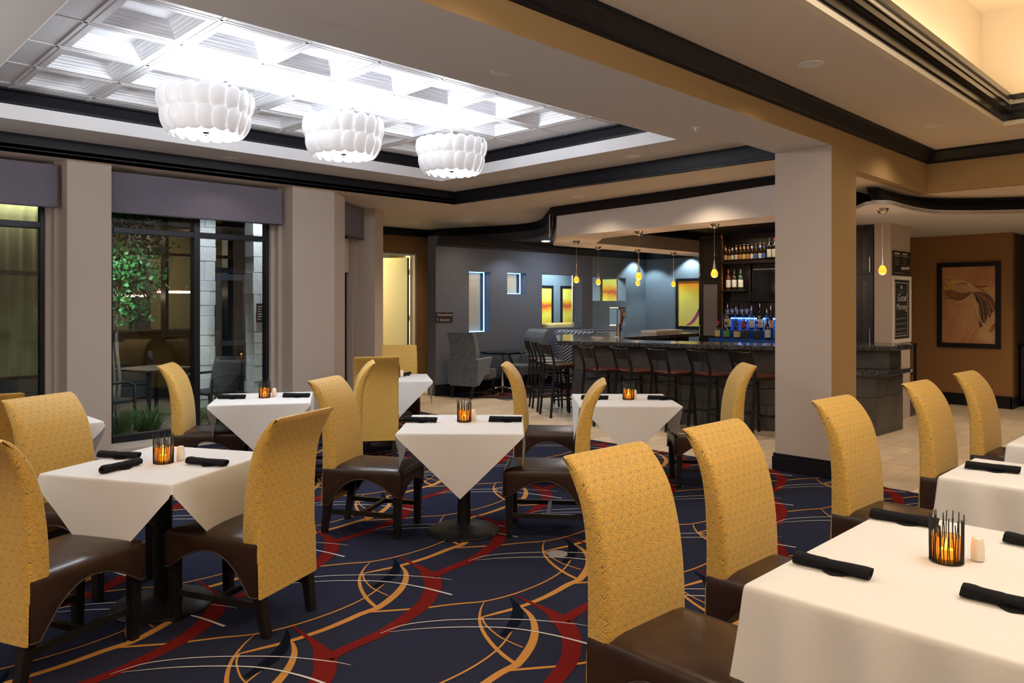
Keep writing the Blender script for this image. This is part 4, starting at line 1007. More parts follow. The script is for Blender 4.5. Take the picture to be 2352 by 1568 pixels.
# ================================================================= BAR
def off(poly, i, d): return poly
BAR_A = (8.149, 6.986)
fx, fy = 9.0-8.149, 4.40-6.986; fl = math.hypot(fx, fy); fdx, fdy = fx/fl, fy/fl; nbx, nby = -fdy, fdx      # along the front, and into the bar
if nbx < 0: nbx, nby = -nbx, -nby
def bp(s, d=0): return (BAR_A[0]+fdx*s+nbx*d, BAR_A[1]+fdy*s+nby*d)
bar = thing('bar_counter', 'U-shaped bar with dark slate tiled front and speckled granite top', 'bar', (0, 0, 0))
SL = fl+.42                                                  # front run up to the low section behind the column
obj('carcass', B().prism([bp(0, .02), bp(SL, .02), bp(SL, .5), bp(.1, .5), (9.75, 8.12), (9.45, 8.12)], 0, 1.01)
    .prism([(9.5, 7.35), (11.6, 7.3), (11.6, 8.1), (9.5, 8.1)], 0, 1.01), M['bar_dark'], bar)
for r, (z0, z1) in enumerate(((0, .32), (.32, .66), (.66, 1.008))):   # tiles, in running bond
    s = -.30 if r % 2 else 0
    while s < SL:
        a, c = max(s, 0)+.0025, min(s+.6, SL)-.0025
        if c-a > .05: obj('slate_tile', B().prism([bp(a, 0), bp(c, 0), bp(c, .02), bp(a, .02)], z0+.0025, z1-.0025), random.choice(M['slate']), bar)
        s += .6
# end panel with tiles on the lounge side
e0, e1 = Vector(bp(0, .02)), Vector((9.45, 8.12))
for r in range(3):
    z0, z1 = ((0, .32), (.32, .66), (.66, 1.008))[r]
    for k in range(3):
        a = e0.lerp(e1, k/3+.002); c = e0.lerp(e1, (k+1)/3-.002); d = Vector((-(e1-e0).y, (e1-e0).x)).normalized()*.02
        obj('slate_tile', B().prism([a[:], c[:], (c+d)[:], (a+d)[:]], z0+.0025, z1-.0025), random.choice(M['slate']), bar)
top = [bp(-.16, -.2), (9.30, 8.36), (11.75, 8.36), (11.75, 7.12), (9.35, 7.05), bp(.65, .52), bp(SL+.1, .52), bp(SL+.1, -.2)]
obj('counter_top', B().prism(top, 1.012, 1.072), M['granite'], bar, bevel=.008)
# low section and raised back section to the right of the column
LP0 = bp(SL); LF = (9.52, 3.405); LE = (10.316, 3.369)
lowp = [LP0, LF, LE, (10.4, 3.9), bp(SL, .6)]
obj('low_carcass', B().prism([bp(SL, .02), (9.535, 3.425), (10.30, 3.389), (10.4, 3.9), bp(SL, .6)], 0, .72), M['bar_dark'], bar)
def wtile(a, c, z0, z1, m, t=.02):
    a, c = Vector(a), Vector(c); d = (c-a).normalized(); nn = Vector((-d.y, d.x))*t
    a, c = a+d*.0025, c-d*.0025
    obj('slate_tile', B().prism([a[:], c[:], (c+nn)[:], (a+nn)[:]], z0+.0025, z1-.0025), m, bar)
def mixp(a, c, t): return (a[0]+(c[0]-a[0])*t, a[1]+(c[1]-a[1])*t)
for z0, z1 in ((0, .46), (.46, .72)):
    wtile(LP0, LF, z0, z1, random.choice(M['slate']))
    for a, c in (((0, .62), (.62, 1)) if z0 == 0 else ((0, .38), (.38, 1))): wtile(mixp(LF, LE, a), mixp(LF, LE, c), z0, z1, random.choice(M['slate']))
obj('low_top', B().prism([bp(SL-.05, -.08), (9.50, 3.27), (10.36, 3.29), (10.36, 3.9), bp(SL-.05, .6)], .722, .778), M['granite'], bar, bevel=.006)
UPc = [bp(SL-.2, .28), (9.93, 3.40), (10.30, 3.385), (10.45, 4.0), bp(SL-.2, .6)]
obj('upper_carcass', B().prism([bp(SL-.2, .30), (9.945, 3.42), (10.29, 3.405), (10.45, 4.0), bp(SL-.2, .6)], .72, 1.01), M['bar_dark'], bar)
wtile(UPc[0], mixp(UPc[0], UPc[1], .5), .78, 1.01, M['slate'][2]); wtile(mixp(UPc[0], UPc[1], .5), UPc[1], .78, 1.01, M['slate'][0]); wtile(UPc[1], UPc[2], .78, 1.01, M['slate'][0])
obj('upper_top', B().prism([bp(SL-.1, .12), (9.90, 3.30), (10.45, 3.28), (10.6, 3.34), (10.6, 4.0), bp(SL-.1, .62)], 1.012, 1.072), M['granite'], bar, bevel=.006)
for s in (2.05, .12):    # bag hooks under the counter
    p = bp(s, -.01)
    h = B(); c = Vector((p[0], p[1], .90)); ax = Vector((fdx, fdy, 0)); o_ = Vector((-nbx, -nby, 0))
    for k in (-1, 0, 1):
        pts = [c+ax*.03*k+o_*.0, c+ax*.03*k+o_*.03+Vector((0, 0, -.015)), c+ax*.035*k+o_*.045+Vector((0, 0, .0)), c+ax*.035*k+o_*.045+Vector((0, 0, .02))]
        h.tube([q[:] for q in pts], .004, 6)
    obj('bag_hook', h, M['steel'], bar)
lamp('AREA', (10.3, 7.0, .98), 3, (1, .75, .4), .5, name='under_counter_lamp')

# ---- bar stools
def stool(label):
    t = thing('bar_stool', label, 'bar stool', group='black metal bar stools')
    b = B(); n = 20; rows = []
    for z, k in ((.735, .96), (.742, 1), (.755, 1), (.762, .97), (.758, .7), (.756, .3)):
        rows.append([(.205*k*math.copysign(abs(math.cos(2*PI*j/n))**.45, math.cos(2*PI*j/n)), .205*k*math.copysign(abs(math.sin(2*PI*j/n))**.45, math.sin(2*PI*j/n)), z) for j in range(n)])
    i = b.grid(rows, close=True); b.F(i[0][::-1]); b.F(i[-1])
    obj('seat', b, M['redwood'], t, smooth=40)
    obj('seat_frame', B().box(-.18, .18, .165, .19, .70, .735).box(-.18, .18, -.19, -.165, .70, .735).box(-.19, -.165, -.18, .18, .70, .735).box(.165, .19, -.18, .18, .70, .735), M['metal_black'], t)
    for x in (-1, 1):
        obj('leg', B().bar((x*.20, .21, 0), (x*.172, .175, .72), .027, .027), M['metal_black'], t)
        obj('leg', B().bar((x*.20, -.25, 0), (x*.178, -.185, .72), .027, .03).bar((x*.178, -.185, .72), (x*.178, -.195, .82), .027, .03).bar((x*.178, -.195, .82), (x*.185, -.27, 1.06), .027, .03), M['metal_black'], t)
        obj('side_rail', B().bar((x*.195, -.225, .26), (x*.188, .195, .26), .02, .02), M['metal_black'], t)
        obj('side_rail', B().bar((x*.186, -.205, .60), (x*.178, .182, .60), .018, .018), M['metal_black'], t)
    for a, c, w in (((-.19, .198, .22), (.19, .198, .22), .022), ((-.19, -.23, .30), (.19, -.23, .30), .02), ((-.18, -.20, .60), (.18, -.20, .60), .016)): obj('footrest', B().bar(a, c, w, w), M['metal_black'], t)
    rows = [[(-.175+.35*k/8, y0-.03*math.sin(PI*k/8), z) for k in range(9)] for y0, z in ((-.232, .915), (-.265, 1.055), (-.272, 1.05), (-.240, .912))]
    b = B(); idx = b.grid(rows+[rows[0]]); obj('back_panel', b, M['metal_black'], t, smooth=40)
    return t
ST = [(1.02, 'bar stool farthest left along the bar front'), (1.62, 'second bar stool from the left along the bar front, behind the slim gold chair'), (2.22, 'bar stool in the middle of the bar front, behind the small white table'),
      (2.85, 'fourth bar stool along the bar front, left of the gold chair by the column'), (3.45, 'bar stool partly hidden by the column and the gold chair')]
s0 = None
for k, (px, lb) in enumerate(ST):
    ppx = (1385, 1462, 1545, 1640, 1738)[k]; a = (ppx-1176)/1750; d = (10.7+.5176*.868)/(1+.5176*a)-.36
    l = a*d; x, y = .704*d+.710*l, .710*d-.704*l
    if not s0: s0 = stool(lb); s0.location = (x, y, 0); s0.rotation_euler = (0, 0, R(-22-90)); s0.scale = (1, 1, .965)
    else: dup(s0, None, (x, y, 0), R(-22-90+(k*7 % 5)-2), lb)
for k, (x, y, a, lb) in enumerate(((8.13, 7.20, -25, 'nearest bar stool of the cluster at the left end of the bar'), (8.44, 7.68, -36, 'second bar stool of the cluster at the left end of the bar'), (8.74, 8.12, -38, 'rearmost bar stool of the cluster at the left end of the bar'))):
    dup(s0, None, (x, y, 0), R(a-90), lb)

# ---- back bar
bb = thing('back_bar', 'espresso back bar with bottle shelves, orange side panel and blue lit riser', 'bar shelving', (0, 0, 0))
XB = 10.7
obj('back_panel', B().box(10.88, 10.94, 4.12, 6.16, .0, 2.66), M['cabinet'], bb)
obj('counter', B().box(10.30, 10.84, 4.12, 6.20, .92, .97).box(10.33, 10.84, 4.14, 6.18, .0, .92), M['black_gloss'], bb)
obj('side_panel', B().box(10.705, 10.88, 6.135, 6.16, .97, 2.66), M['orange'], bb)
obj('shelf', B().box(10.60, 10.84, 4.12, 6.13, 2.19, 2.235), M['cabinet'], bb, bevel=.003)
obj('shelf', B().box(10.58, 10.84, 5.70, 6.15, 1.77, 1.80), M['cabinet'], bb, bevel=.003)
obj('divider', B().box(10.74, 10.84, 5.685, 5.70, 1.60, 2.19), M['cabinet'], bb)
RZ = (1.058, 1.19)
AC = mat('blue_acrylic', (.02, .06, .16), .12, emit=(.01, .07, .30), estr=.10)
for ya in (4.2, 4.85, 5.5): obj('glass_riser', B().box(10.32, 10.52, ya+.004, ya+.646, .972, RZ[0]), AC, bb, bevel=.003)
obj('glass_riser', B().box(10.53, 10.74, 4.2, 6.10, .972, RZ[1]), AC, bb, bevel=.003)
obj('led_strip', B().box(10.795, 10.805, 4.2, 6.08, 1.352, 1.366), M['led_blue'], bb)
obj('led_back', B().box(10.805, 10.815, 4.2, 6.10, 1.0, 1.38), mat('blue_backlight', (.02, .06, .25), .4, emit=(.01, .10, .70), estr=.45), bb)
lamp('AREA', (10.77, 5.1, 1.34), 4, (.15, .4, 1), .06, rot=(0, R(60), 0), sy=1.7, name='led_lamp')
lamp('AREA', (10.50, 5.1, 2.60), 5, (1, .80, .55), .1, sy=1.7, name='shelf_lamp')
lamp('AREA', (10.50, 5.6, 2.12), 3, (1, .85, .65), .1, sy=.8, name='shelf_lamp')
M['smoke'] = mat('smoked_glass', (.03, .027, .027), .3)
def cabinet(name, y0, y1, label, hy, x=XB):
    t = thing(name, label, 'cabinet', (x, (y0+y1)/2, 0)); h = (y1-y0)/2
    obj('carcass', B().box(.02, .5, -h, h, 0, 2.66), M['cabinet'], t)
    for z0, z1, hz in ((1.0, 1.97, 1.15), (1.985, 2.60, 2.12)):
        d = obj('door', B().box(0, .02, -h+.012, -h+.09, z0, z1).box(0, .02, h-.09, h-.012, z0, z1).box(0, .02, -h+.09, h-.09, z0, z0+.08).box(0, .02, -h+.09, h-.09, z1-.08, z1), M['cabinet'], t, bevel=.002)
        obj('glass_panel', B().box(.006, .012, -h+.09, h-.09, z0+.08, z1-.08), M['frost'] if hy > 0 and z0 < 1.5 else M['smoke'], d)
        s = h-.045 if hy > 0 else -h+.045
        obj('handle', B().tube([(-.03, s, hz-.10), (-.03, s, hz+.10)], .006, 8).tube([(0, s, hz-.08), (-.03, s, hz-.08)], .005, 6).tube([(0, s, hz+.08), (-.03, s, hz+.08)], .005, 6), M['steel'], d)
    obj('lower_door', B().box(0, .02, -h+.012, h-.012, .1, .98), M['cabinet'], t, bevel=.002)
    return t
cabinet('tall_cabinet', 6.13, 6.56, 'tall espresso cabinet with frosted glass doors left of the bottles', 1)
cabinet('tall_cabinet', 3.86, 4.11, 'tall espresso cabinet seen just right of the column', -1)
tv = thing('television', 'black wall television among the back bar shelves reflecting an amber light', 'television', (10.775, 5.03, 1.89))
obj('housing', B().box(0, .06, -.64, .64, -.27, .28), M['metal_black'], tv, bevel=.006)
obj('screen', B().box(-.003, 0, -.62, .62, -.25, .26), M['black_gloss'], tv)
obj('bracket', B().box(.058, .064, -.1, .1, -.1, .1), M['metal_black'], tv)

# ---- bottles
def bottle(x, y, z, label, kind, h=.24, r=.03, lm='label_white', glass='bottle_dark', cap='cap_dark', cat='bottle', group='bottles', fill=None):
    t = thing('bottle', label, cat, (x, y, z), 0, group)
    if kind == 'beer': pr = [(r*.9, 0), (r, .006), (r, h*.52), (r*.9, h*.60), (r*.45, h*.78), (r*.40, h*.95), (r*.46, h*.96), (r*.42, h*.985)]
    elif kind == 'wine': pr = [(r*.92, 0), (r, .006), (r, h*.62), (r*.85, h*.68), (r*.42, h*.76), (r*.36, h*.96), (r*.42, h*.97), (r*.38, h*.99)]
    elif kind == 'round': pr = [(r*.85, 0), (r, .01), (r*1.02, h*.35), (r*.9, h*.52), (r*.5, h*.62), (r*.30, h*.68), (r*.30, h*.88), (r*.34, h*.89), (r*.32, h*.92)]
    else: pr = [(r*.94, 0), (r, .006), (r, h*.60), (r*.8, h*.68), (r*.38, h*.75), (r*.36, h*.92), (r*.40, h*.93), (r*.38, h*.95)]
    n = 16
    b = B().lathe(pr, n)
    if kind == 'square': b = B().lathe([(q*(1.25 if k < 3 else 1.0), zz) for k, (q, zz) in enumerate(pr)], 4, caps=True); b.v = [(p[0]*.9, p[1]*.9, p[2]) for p in b.v]; b.x = None; n = 4
    body = obj('glass', b, M[glass], t, smooth=35 if n == 4 else 45)
    if n == 4: body.rotation_euler = (0, 0, R(45+27))
    if fill: obj('liquid', B().lathe([(r*.86, .006), (r*.9, .012), (r*.9, h*fill), (.001, h*fill)], 12), M['liquor'] if glass != 'bottle_green' else M['bottle_green'], t, smooth=40)
    zl0, zl1 = (h*.12, h*.40) if kind == 'beer' else (h*.12, h*.48)
    ang = math.atan2(-y, -x); lb = B(); arc = 1.15
    rr = r*1.025+(.002 if kind != 'round' else .001)
    lb.grid([[(rr*math.cos(ang-arc+2*arc*k/8), rr*math.sin(ang-arc+2*arc*k/8), zz) for k in range(9)] for zz in (zl0, zl1)])
    if kind == 'square':
        lb = B().box(-.001, .001, -r*.75, r*.75, zl0, zl1)
        o = obj('label', lb, M[lm], t, rot=(0, 0, R(27))); o.location = (-r*.93*math.cos(R(27)), -r*.93*math.sin(R(27)), 0)
    else: obj('label', lb, M[lm], t, smooth=True, recalc=False)
    if kind in ('beer',): obj('neck_label', B().lathe([(r*.62, h*.70), (r*.46, h*.82), (r*.44, h*.88)], 12, caps=False), M[lm], t, smooth=True)
    if cap == 'pourer':
        obj('pourer', B().lathe([(r*.30, h*.93), (r*.30, h*.97), (.006, h*.98), (.004, h*1.16), (.003, h*1.17)], 10), M['chrome'], t, smooth=40)
    else: obj('cap', B().lathe([(r*.46, h*(.97 if kind == 'beer' else .86)), (r*.46, h*.999), (.002, h)], 12), M[cap], t, smooth=40)
    return t
zS = 2.2355
beers = [('label_black', 'cap_dark', 'black bottle, unlabelled and leftmost on the top shelf', .24), ('label_cream', 'label_cream', 'beer bottle with cream label, second on the top shelf', .245), ('label_orange', 'cap_red', 'slim beer bottle with a red and cream label, third on the top shelf', .22), ('label_white', 'cap_dark', 'dark beer bottle with pale label, fourth on the top shelf', .24),
         ('label_white', 'label_cream', 'beer bottle with white and orange label, fifth on the top shelf', .245), ('label_orange', 'label_orange', 'orange labelled beer bottle with orange foil on the top shelf', .25), ('label_cream', 'label_white', 'beer bottle with oval cream label right of the orange one', .255), ('label_orange', 'label_white', 'beer bottle with amber label and white neck band', .25),
         ('label_white', 'cap_red', 'beer bottle with white label and red cap left of the blue one', .255), ('label_blue', 'label_white', 'blue labelled beer bottle on the top shelf', .25), ('label_white', 'label_white', 'beer bottle with white label right of the blue one', .265), ('label_blue', 'label_white', 'beer bottle with pale blue label, last before the wine bottles', .255)]
for k, (lm, cp, lb, h) in enumerate(beers):
    px = (1658, 1667, 1675, 1682, 1691, 1700.5, 1709, 1718, 1727, 1736, 1746, 1755)[k]
    rx, ry = .704+.71*(px-1176)/1750, .71-.704*(px-1176)/1750; x = 10.69; y = ry/rx*x
    if k == 0: y = min(y, 6.09)
    bottle(x, y, zS, lb, 'beer', h, .028, lm, 'bottle_amber', cp, group='beer bottles on the top shelf')
for px, lb, lm, cp in ((1767.5, 'tall wine bottle with white label at the right of the top shelf', 'label_white', 'cap_dark'), (1779.5, 'tall wine bottle with red foil, rightmost before the column', 'label_white', 'cap_red')):
    rx, ry = .704+.71*(px-1176)/1750, .71-.704*(px-1176)/1750; x = 10.69
    bottle(x, ry/rx*x, zS, lb, 'wine', .33, .038, lm, 'bottle_dark', cp, group='wine bottles on the top shelf')
for px, lb, gl, cp in ((1673, 'rosé wine bottle with red foil on the middle shelf', 'liquor', 'cap_red'), (1686.5, 'white wine bottle with dark foil in the middle of the short shelf', 'bottle_amber', 'cap_dark'), (1701, 'white wine bottle with green foil at the right of the short shelf', 'bottle_green', 'cap_green')):
    rx, ry = .704+.71*(px-1176)/1750, .71-.704*(px-1176)/1750; x = 10.69
    bottle(x, ry/rx*x, 1.8005, lb.replace('é', 'e'), 'wine', .315, .038, 'label_white', gl, cp, group='wine bottles on the middle shelf')
LIQ = [ # px, row, kind, h, r, glass, label mat, cap, fill, label
 (1648, 0, 'square', .26, .050, 'bottle_clear', 'label_cream', 'cap_red', .45, 'squat whiskey bottle with copper stopper, leftmost on the back bar'),
 (1668, 0, 'round', .25, .052, 'bottle_clear', 'label_green', 'cap_dark', .4, 'round bottle with green oval label'),
 (1693, 0, 'round', .24, .052, 'bottle_clear', 'label_cream', 'cap_dark', .35, 'round clear bottle with yellow cream label'),
 (1712, 0, 'square', .26, .050, 'bottle_clear', 'label_black', 'cap_dark', .5, 'square bottle with black label'),
 (1738, 0, 'square', .27, .054, 'bottle_clear', 'label_black', 'cap_dark', .35, 'broad square bottle with dark label left of the front whiskey'),
 (1763, 0, 'wine', .315, .042, 'bottle_dark', 'label_white', 'cap_dark', None, 'dark straight bottle with white label in the front row'),
 (1783, 0, 'wine', .27, .045, 'bottle_clear', 'label_blue', 'cap_dark', .5, 'blue lit bottle beside the column'),
 (1671, 1, 'wine', .34, .050, 'bottle_dark', 'label_cream', 'pourer', None, 'dark bottle with pourer and cream picture label at the left of the back row'),
 (1690, 1, 'round', .30, .045, 'bottle_clear', 'label_blue', 'pourer', .3, 'clear blue lit bottle with pourer below the hanging glasses'),
 (1708, 1, 'wine', .27, .036, 'bottle_clear', 'red', 'cap_dark', .4, 'bottle with red label below the hanging glasses'),
 (1726, 1, 'wine', .31, .042, 'bottle_clear', 'label_white', 'pourer', .4, 'bottle with white and green label in the back row'),
 (1745, 1, 'wine', .34, .046, 'bottle_dark', 'label_white', 'pourer', None, 'dark bottle with a large red 7 on its white label'),
 (1761, 1, 'wine', .27, .036, 'bottle_clear', 'label_white', 'pourer', .5, 'slim bottle behind the dark straight one'),
 (1770, 1, 'round', .32, .040, 'bottle_amber', 'label_orange', 'pourer', None, 'amber bottle with pourer near the column'),
]
for px, row, kd, h, r, gl, lm, cp, fi, lb in LIQ:
    x = 10.42 if row == 0 else 10.635; rx, ry = .704+.71*(px-1176)/1750, .71-.704*(px-1176)/1750; y = ry/rx*x
    t = bottle(x, y, RZ[row]+.0005, lb, kd, h, r, lm, gl, cp, group='liquor bottles on the lit riser', fill=fi)
    if ' 7 ' in lb:
        a = math.atan2(-y, -x); text('7', .095, M['red'], t, (.0505*math.cos(a)+.024*math.sin(a), .0505*math.sin(a)-.024*math.cos(a), .055), (R(90), 0, a+PI/2), 'numeral')
def stemware(x, y, z, label):
    t = thing('wine_glass', label, 'wine glass', (x, y, z), 0, 'stemmed glasses hanging upside down')
    obj('foot', B().lathe([(.032, 0), (.032, .002), (.005, -.004)], 16), M['bottle_clear'], t, smooth=40)
    obj('stem', B().lathe([(.004, -.003), (.003, -.05), (.004, -.085)], 8), M['bottle_clear'], t, smooth=40)
    obj('bowl', B().lathe([(.004, -.085), (.030, -.10), (.038, -.13), (.034, -.175), (.033, -.175), (.036, -.13), (.028, -.102), (.003, -.088)], 18), M['bottle_clear'], t, smooth=60)
rk = thing('glass_rack', 'dark rail holding upside-down stemmed glasses over the bottles', 'rack', (10.66, 5.80, 1.60))
for y in (-.20, -.12, -.04, .04, .12, .20): obj('rail', B().box(-.16, .16, y-.006, y+.006, 0, .02), M['metal_black'], rk)
obj('hanger', B().box(.12, .16, -.22, .22, .02, .172), M['metal_black'], rk)
k = 0
for i, y in enumerate((-.16, -.08, 0, .08, .16)):
    for x in (-.10, .0): stemware(10.66+x, 5.80+y, 1.5985, '%s stemmed glass of the %s row hanging over the back bar bottles' % (('rightmost', 'fourth', 'middle', 'second', 'leftmost')[i], 'front' if x < -.05 else 'rear'))

# ---- on the bar
tap = thing('beer_tap', 'chrome and copper beer tower with an ornate brown handle on the bar', 'beer tap', (9.15, 6.97, 1.072), R(45))
obj('tower', B().lathe([(.05, 0), (.05, .012), (.034, .02), (.034, .20), (.036, .205), (.036, .215), (.001, .22)], 20), M['steel'], tap, smooth=40)
obj('faucet', B().tube([(0, 0, .17), (.05, -.03, .17), (.08, -.05, .15), (.085, -.053, .10)], .010, 8), M['brass'], tap, smooth=True)
h = obj('handle', B().lathe([(.008, .0), (.016, .03), (.026, .12), (.030, .20), (.022, .25), (.010, .27), (.001, .275)], 12), mat('carved_handle', (.13, .035, .015), .3, noise=(30, .7, 3)), tap, smooth=50, loc=(.08, -.05, .17), rot=(R(6), R(-4), 0))
obj('medallion', B().lathe([(.001, -.004), (.026, -.003), (.028, 0), (.001, .004)], 16), mat('gold_badge', (.55, .38, .14), .4), h, loc=(-.018, -.024, .19), rot=(R(90), 0, R(-45)))
tr = thing('drip_tray', 'shiny drip tray lying beside the beer tower', 'tray', (8.95, 7.22, 1.073), R(45))
obj('pan', B().box(-.20, .20, -.07, .07, 0, .012), M['steel'], tr, bevel=.003)
for k in range(9): obj('slat', B().box(-.19+k*.043, -.175+k*.043, -.06, .06, .012, .017), M['chrome'], tr)
t = thing('serving_tray', 'white rectangular tray standing on the rear run of the bar', 'tray', (11.25, 7.62, 1.073), R(3))
obj('bottom', B().box(-.42, .42, -.14, .14, 0, .01), M['plastic_white'], t)
obj('rim', frame(B(), -.42, .42, -.14, .14, .015, 0, .05), M['plastic_white'], t, bevel=.004)
t = thing('plastic_bin', 'small teal plastic bin under the rear bar beside the cabinet', 'bin', (11.9, 6.85, .84))
obj('shell', B().box(-.1, .1, -.1, .1, 0, .16), M['blue_box'], t, bevel=.012)
obj('stand', B().box(-.12, .12, -.12, .12, -.84, 0), M['bar_dark'], t)

# ================================================================= LOUNGE
def armchair(label):
    t = thing('lounge_chair', label, 'armchair', group='grey velvet high-back chairs')
    prof = [(-.20, .43), (-.205, .60), (-.225, .80), (-.265, .95), (-.32, 1.05), (-.375, 1.10), (-.41, 1.11), (-.40, 1.06), (-.365, .95), (-.34, .80), (-.33, .60), (-.335, .20), (-.30, .20), (-.29, .42)]
    b = B(); rows = [[(x, y, z) for y, z in prof] for x in (-.27, .27)]
    idx = b.grid(rows, close=True); b.F(idx[0][::-1]); b.F(idx[1])
    obj('backrest', b, M['velvet'], t, bevel=.014)
    obj('seat', B().prism([(-.24, -.22), (.24, -.22), (.27, .30), (-.27, .30)], .30, .47), M['velvet'], t, bevel=.03)
    for x in (-1, 1):
        arm = [(-.33, .22), (-.33, .66), (.10, .68), (.12, .66), (.08, .60), (.00, .45), (.05, .40), (-.12, .36), (-.27, .22)]
        b = B(); rows = [[(x*xx, y, z) for y, z in arm] for xx in (.24, .31)]; i = b.grid(rows, close=True); b.F(i[0][::-1]); b.F(i[1])
        obj('arm', b, M['velvet'], t, bevel=.012)
        obj('leg', B().taper((x*.22, .27, 0), (x*.22, .26, .31), .032, .045), M['wood_black'], t)
        obj('leg', B().taper((x*.20, -.36, 0), (x*.21, -.29, .24), .034, .05), M['wood_black'], t)
    return t
a0 = armchair('grey velvet high-back armchair left of the small round table'); a0.location = (8.72, 9.72, .003); a0.rotation_euler = (0, 0, R(12-90))
dup(a0, None, (9.96, 9.77, .003), R(176-90), 'grey velvet high-back armchair right of the small round table')
t = thing('round_table', 'small round black table on a chrome pedestal between the grey armchairs', 'table', (9.40, 9.72, .003))
obj('tabletop', B().lathe([(.38, .70), (.40, .705), (.40, .73), (.39, .735), (.001, .735)], 40), M['black_gloss'], t, smooth=40)
obj('column', B().lathe([(.028, .06), (.028, .66), (.09, .69), (.12, .70)], 18), M['chrome'], t, smooth=40)
for k in range(4):
    a = PI/4+k*PI/2; obj('foot', B().tube([(.02*math.cos(a), .02*math.sin(a), .10), (.16*math.cos(a), .16*math.sin(a), .075), (.32*math.cos(a), .32*math.sin(a), .022)], [.022, .018, .012], 8), M['chrome'], t, smooth=True)
t = thing('banquette', 'curved banquette sofa in navy and white zigzag fabric behind the bar stools', 'sofa', (11.6, 9.55, .003))
b = B()
P_ = [(-1.0, -.9), (-1.02, -.3), (-.85, .15), (-.4, .35), (1.4, .40)]; P_ = spline(P_, 5); rows = []
for k, p in enumerate(P_):
    a = Vector(P_[max(k-1, 0)]); c = Vector(P_[min(k+1, len(P_)-1)]); d = (c-a).normalized(); n_ = Vector((d.y, -d.x))
    rows.append([(p[0]+n_.x*o, p[1]+n_.y*o, z) for o, z in ((0, .12), (0, 1.02), (.03, 1.07), (.09, 1.08), (.13, 1.04), (.15, .46), (.15, .12))])
i = b.grid(rows); b.F(i[0][::-1]); b.F(i[-1]); obj('backrest', b, M['zigzag'], t, smooth=50)
b = B(); rows = []
for k, p in enumerate(P_):
    a = Vector(P_[max(k-1, 0)]); c = Vector(P_[min(k+1, len(P_)-1)]); d = (c-a).normalized(); n_ = Vector((d.y, -d.x))
    rows.append([(p[0]+n_.x*o, p[1]+n_.y*o, z) for o, z in ((.14, .0), (.14, .44), (.50, .46), (.54, .42), (.52, .0))])
i = b.grid(rows); b.F(i[0][::-1]); b.F(i[-1]); obj('seat', b, M['zigzag'], t, smooth=50)
t = thing('throw_blanket', 'white knitted throw bundled on the zigzag banquette', 'blanket', (10.95, 9.25, .47))
b = B(); rows = []; rnd = random.Random(3)
for k in range(9):
    u = k/8; rows.append([((.30*math.cos(2*PI*j/18))*math.sin(PI*max(.04, min(.96, u)))*(1+.08*math.sin(5*j)), (.22*math.sin(2*PI*j/18))*math.sin(PI*max(.04, min(.96, u))), .0+.34*u+.02*math.sin(3*j+4*u)*math.sin(PI*u)) for j in range(18)])
i = b.grid(rows, close=True); b.F(i[0][::-1]); b.F(i[-1]); obj('folded_knit', b, M['towel'], t, smooth=True)
obj('fringe', B().box(-.26, .26, -.235, -.225, .0, .06), M['towel'], t)
t = thing('tan_sofa', 'low tan sofa back showing through the largest wall opening', 'sofa', (13.65, 11.95, .0))
obj('backrest', B().box(-.75, .75, -.09, .09, .1, 1.13), mat('tan_upholstery', (.50, .36, .13), .8, noise=(30, .2, 3)), t, bevel=.05)
obj('seat', B().box(-.75, .75, .09, .7, .1, .46), bpy.data.materials['tan_upholstery'], t, bevel=.05)

# ---- pictures and signs
def picture(name, label, loc, rz, w, h, art, fr=.06, dp=.03, framem='trim', cat='picture'):
    t = thing(name, label, cat, loc, rz)         # hangs facing local -Y
    obj('frame', B().box(-w/2-fr, -w/2, -dp, 0, -h/2-fr, h/2+fr).box(w/2, w/2+fr, -dp, 0, -h/2-fr, h/2+fr).box(-w/2, w/2, -dp, 0, h/2, h/2+fr).box(-w/2, w/2, -dp, 0, -h/2-fr, -h/2), M[framem], t, bevel=.003)
    obj('print', B().box(-w/2, w/2, -dp*.45, -.002, -h/2, h/2), M[art], t); return t
wcx = (11.55+12.17)/2
picture('framed_picture', 'tall yellow picture at the left of the large wall opening', (13.30, 12.3, 1.52), 0, .42, .86, 'art_yellow')
picture('framed_picture', 'tall yellow and orange picture at the right of the large wall opening', (14.10, 12.3, 1.52), 0, .40, .86, 'art_yellow')
picture('framed_picture', 'small yellow picture seen through the upper right wall opening', (14.42, 11.0, 1.85), -PI/2, .9, .62, 'art_yellow')
yp = picture('framed_picture', 'large yellow abstract painting on the blue grey wall beside the cabinet', (14.4, 8.72, 1.58), -PI/2, 1.20, .98, 'art_yellow2', .06)
bp_ = picture('framed_picture', 'large framed orange brown abstract painting on the brown wall', (13.4, 3.42, 1.565), -PI/2, .735, 1.19, 'art_brown', .07, .04)
b = B(); rnd = random.Random(12)                       # sweeping dark and pale strokes of the print
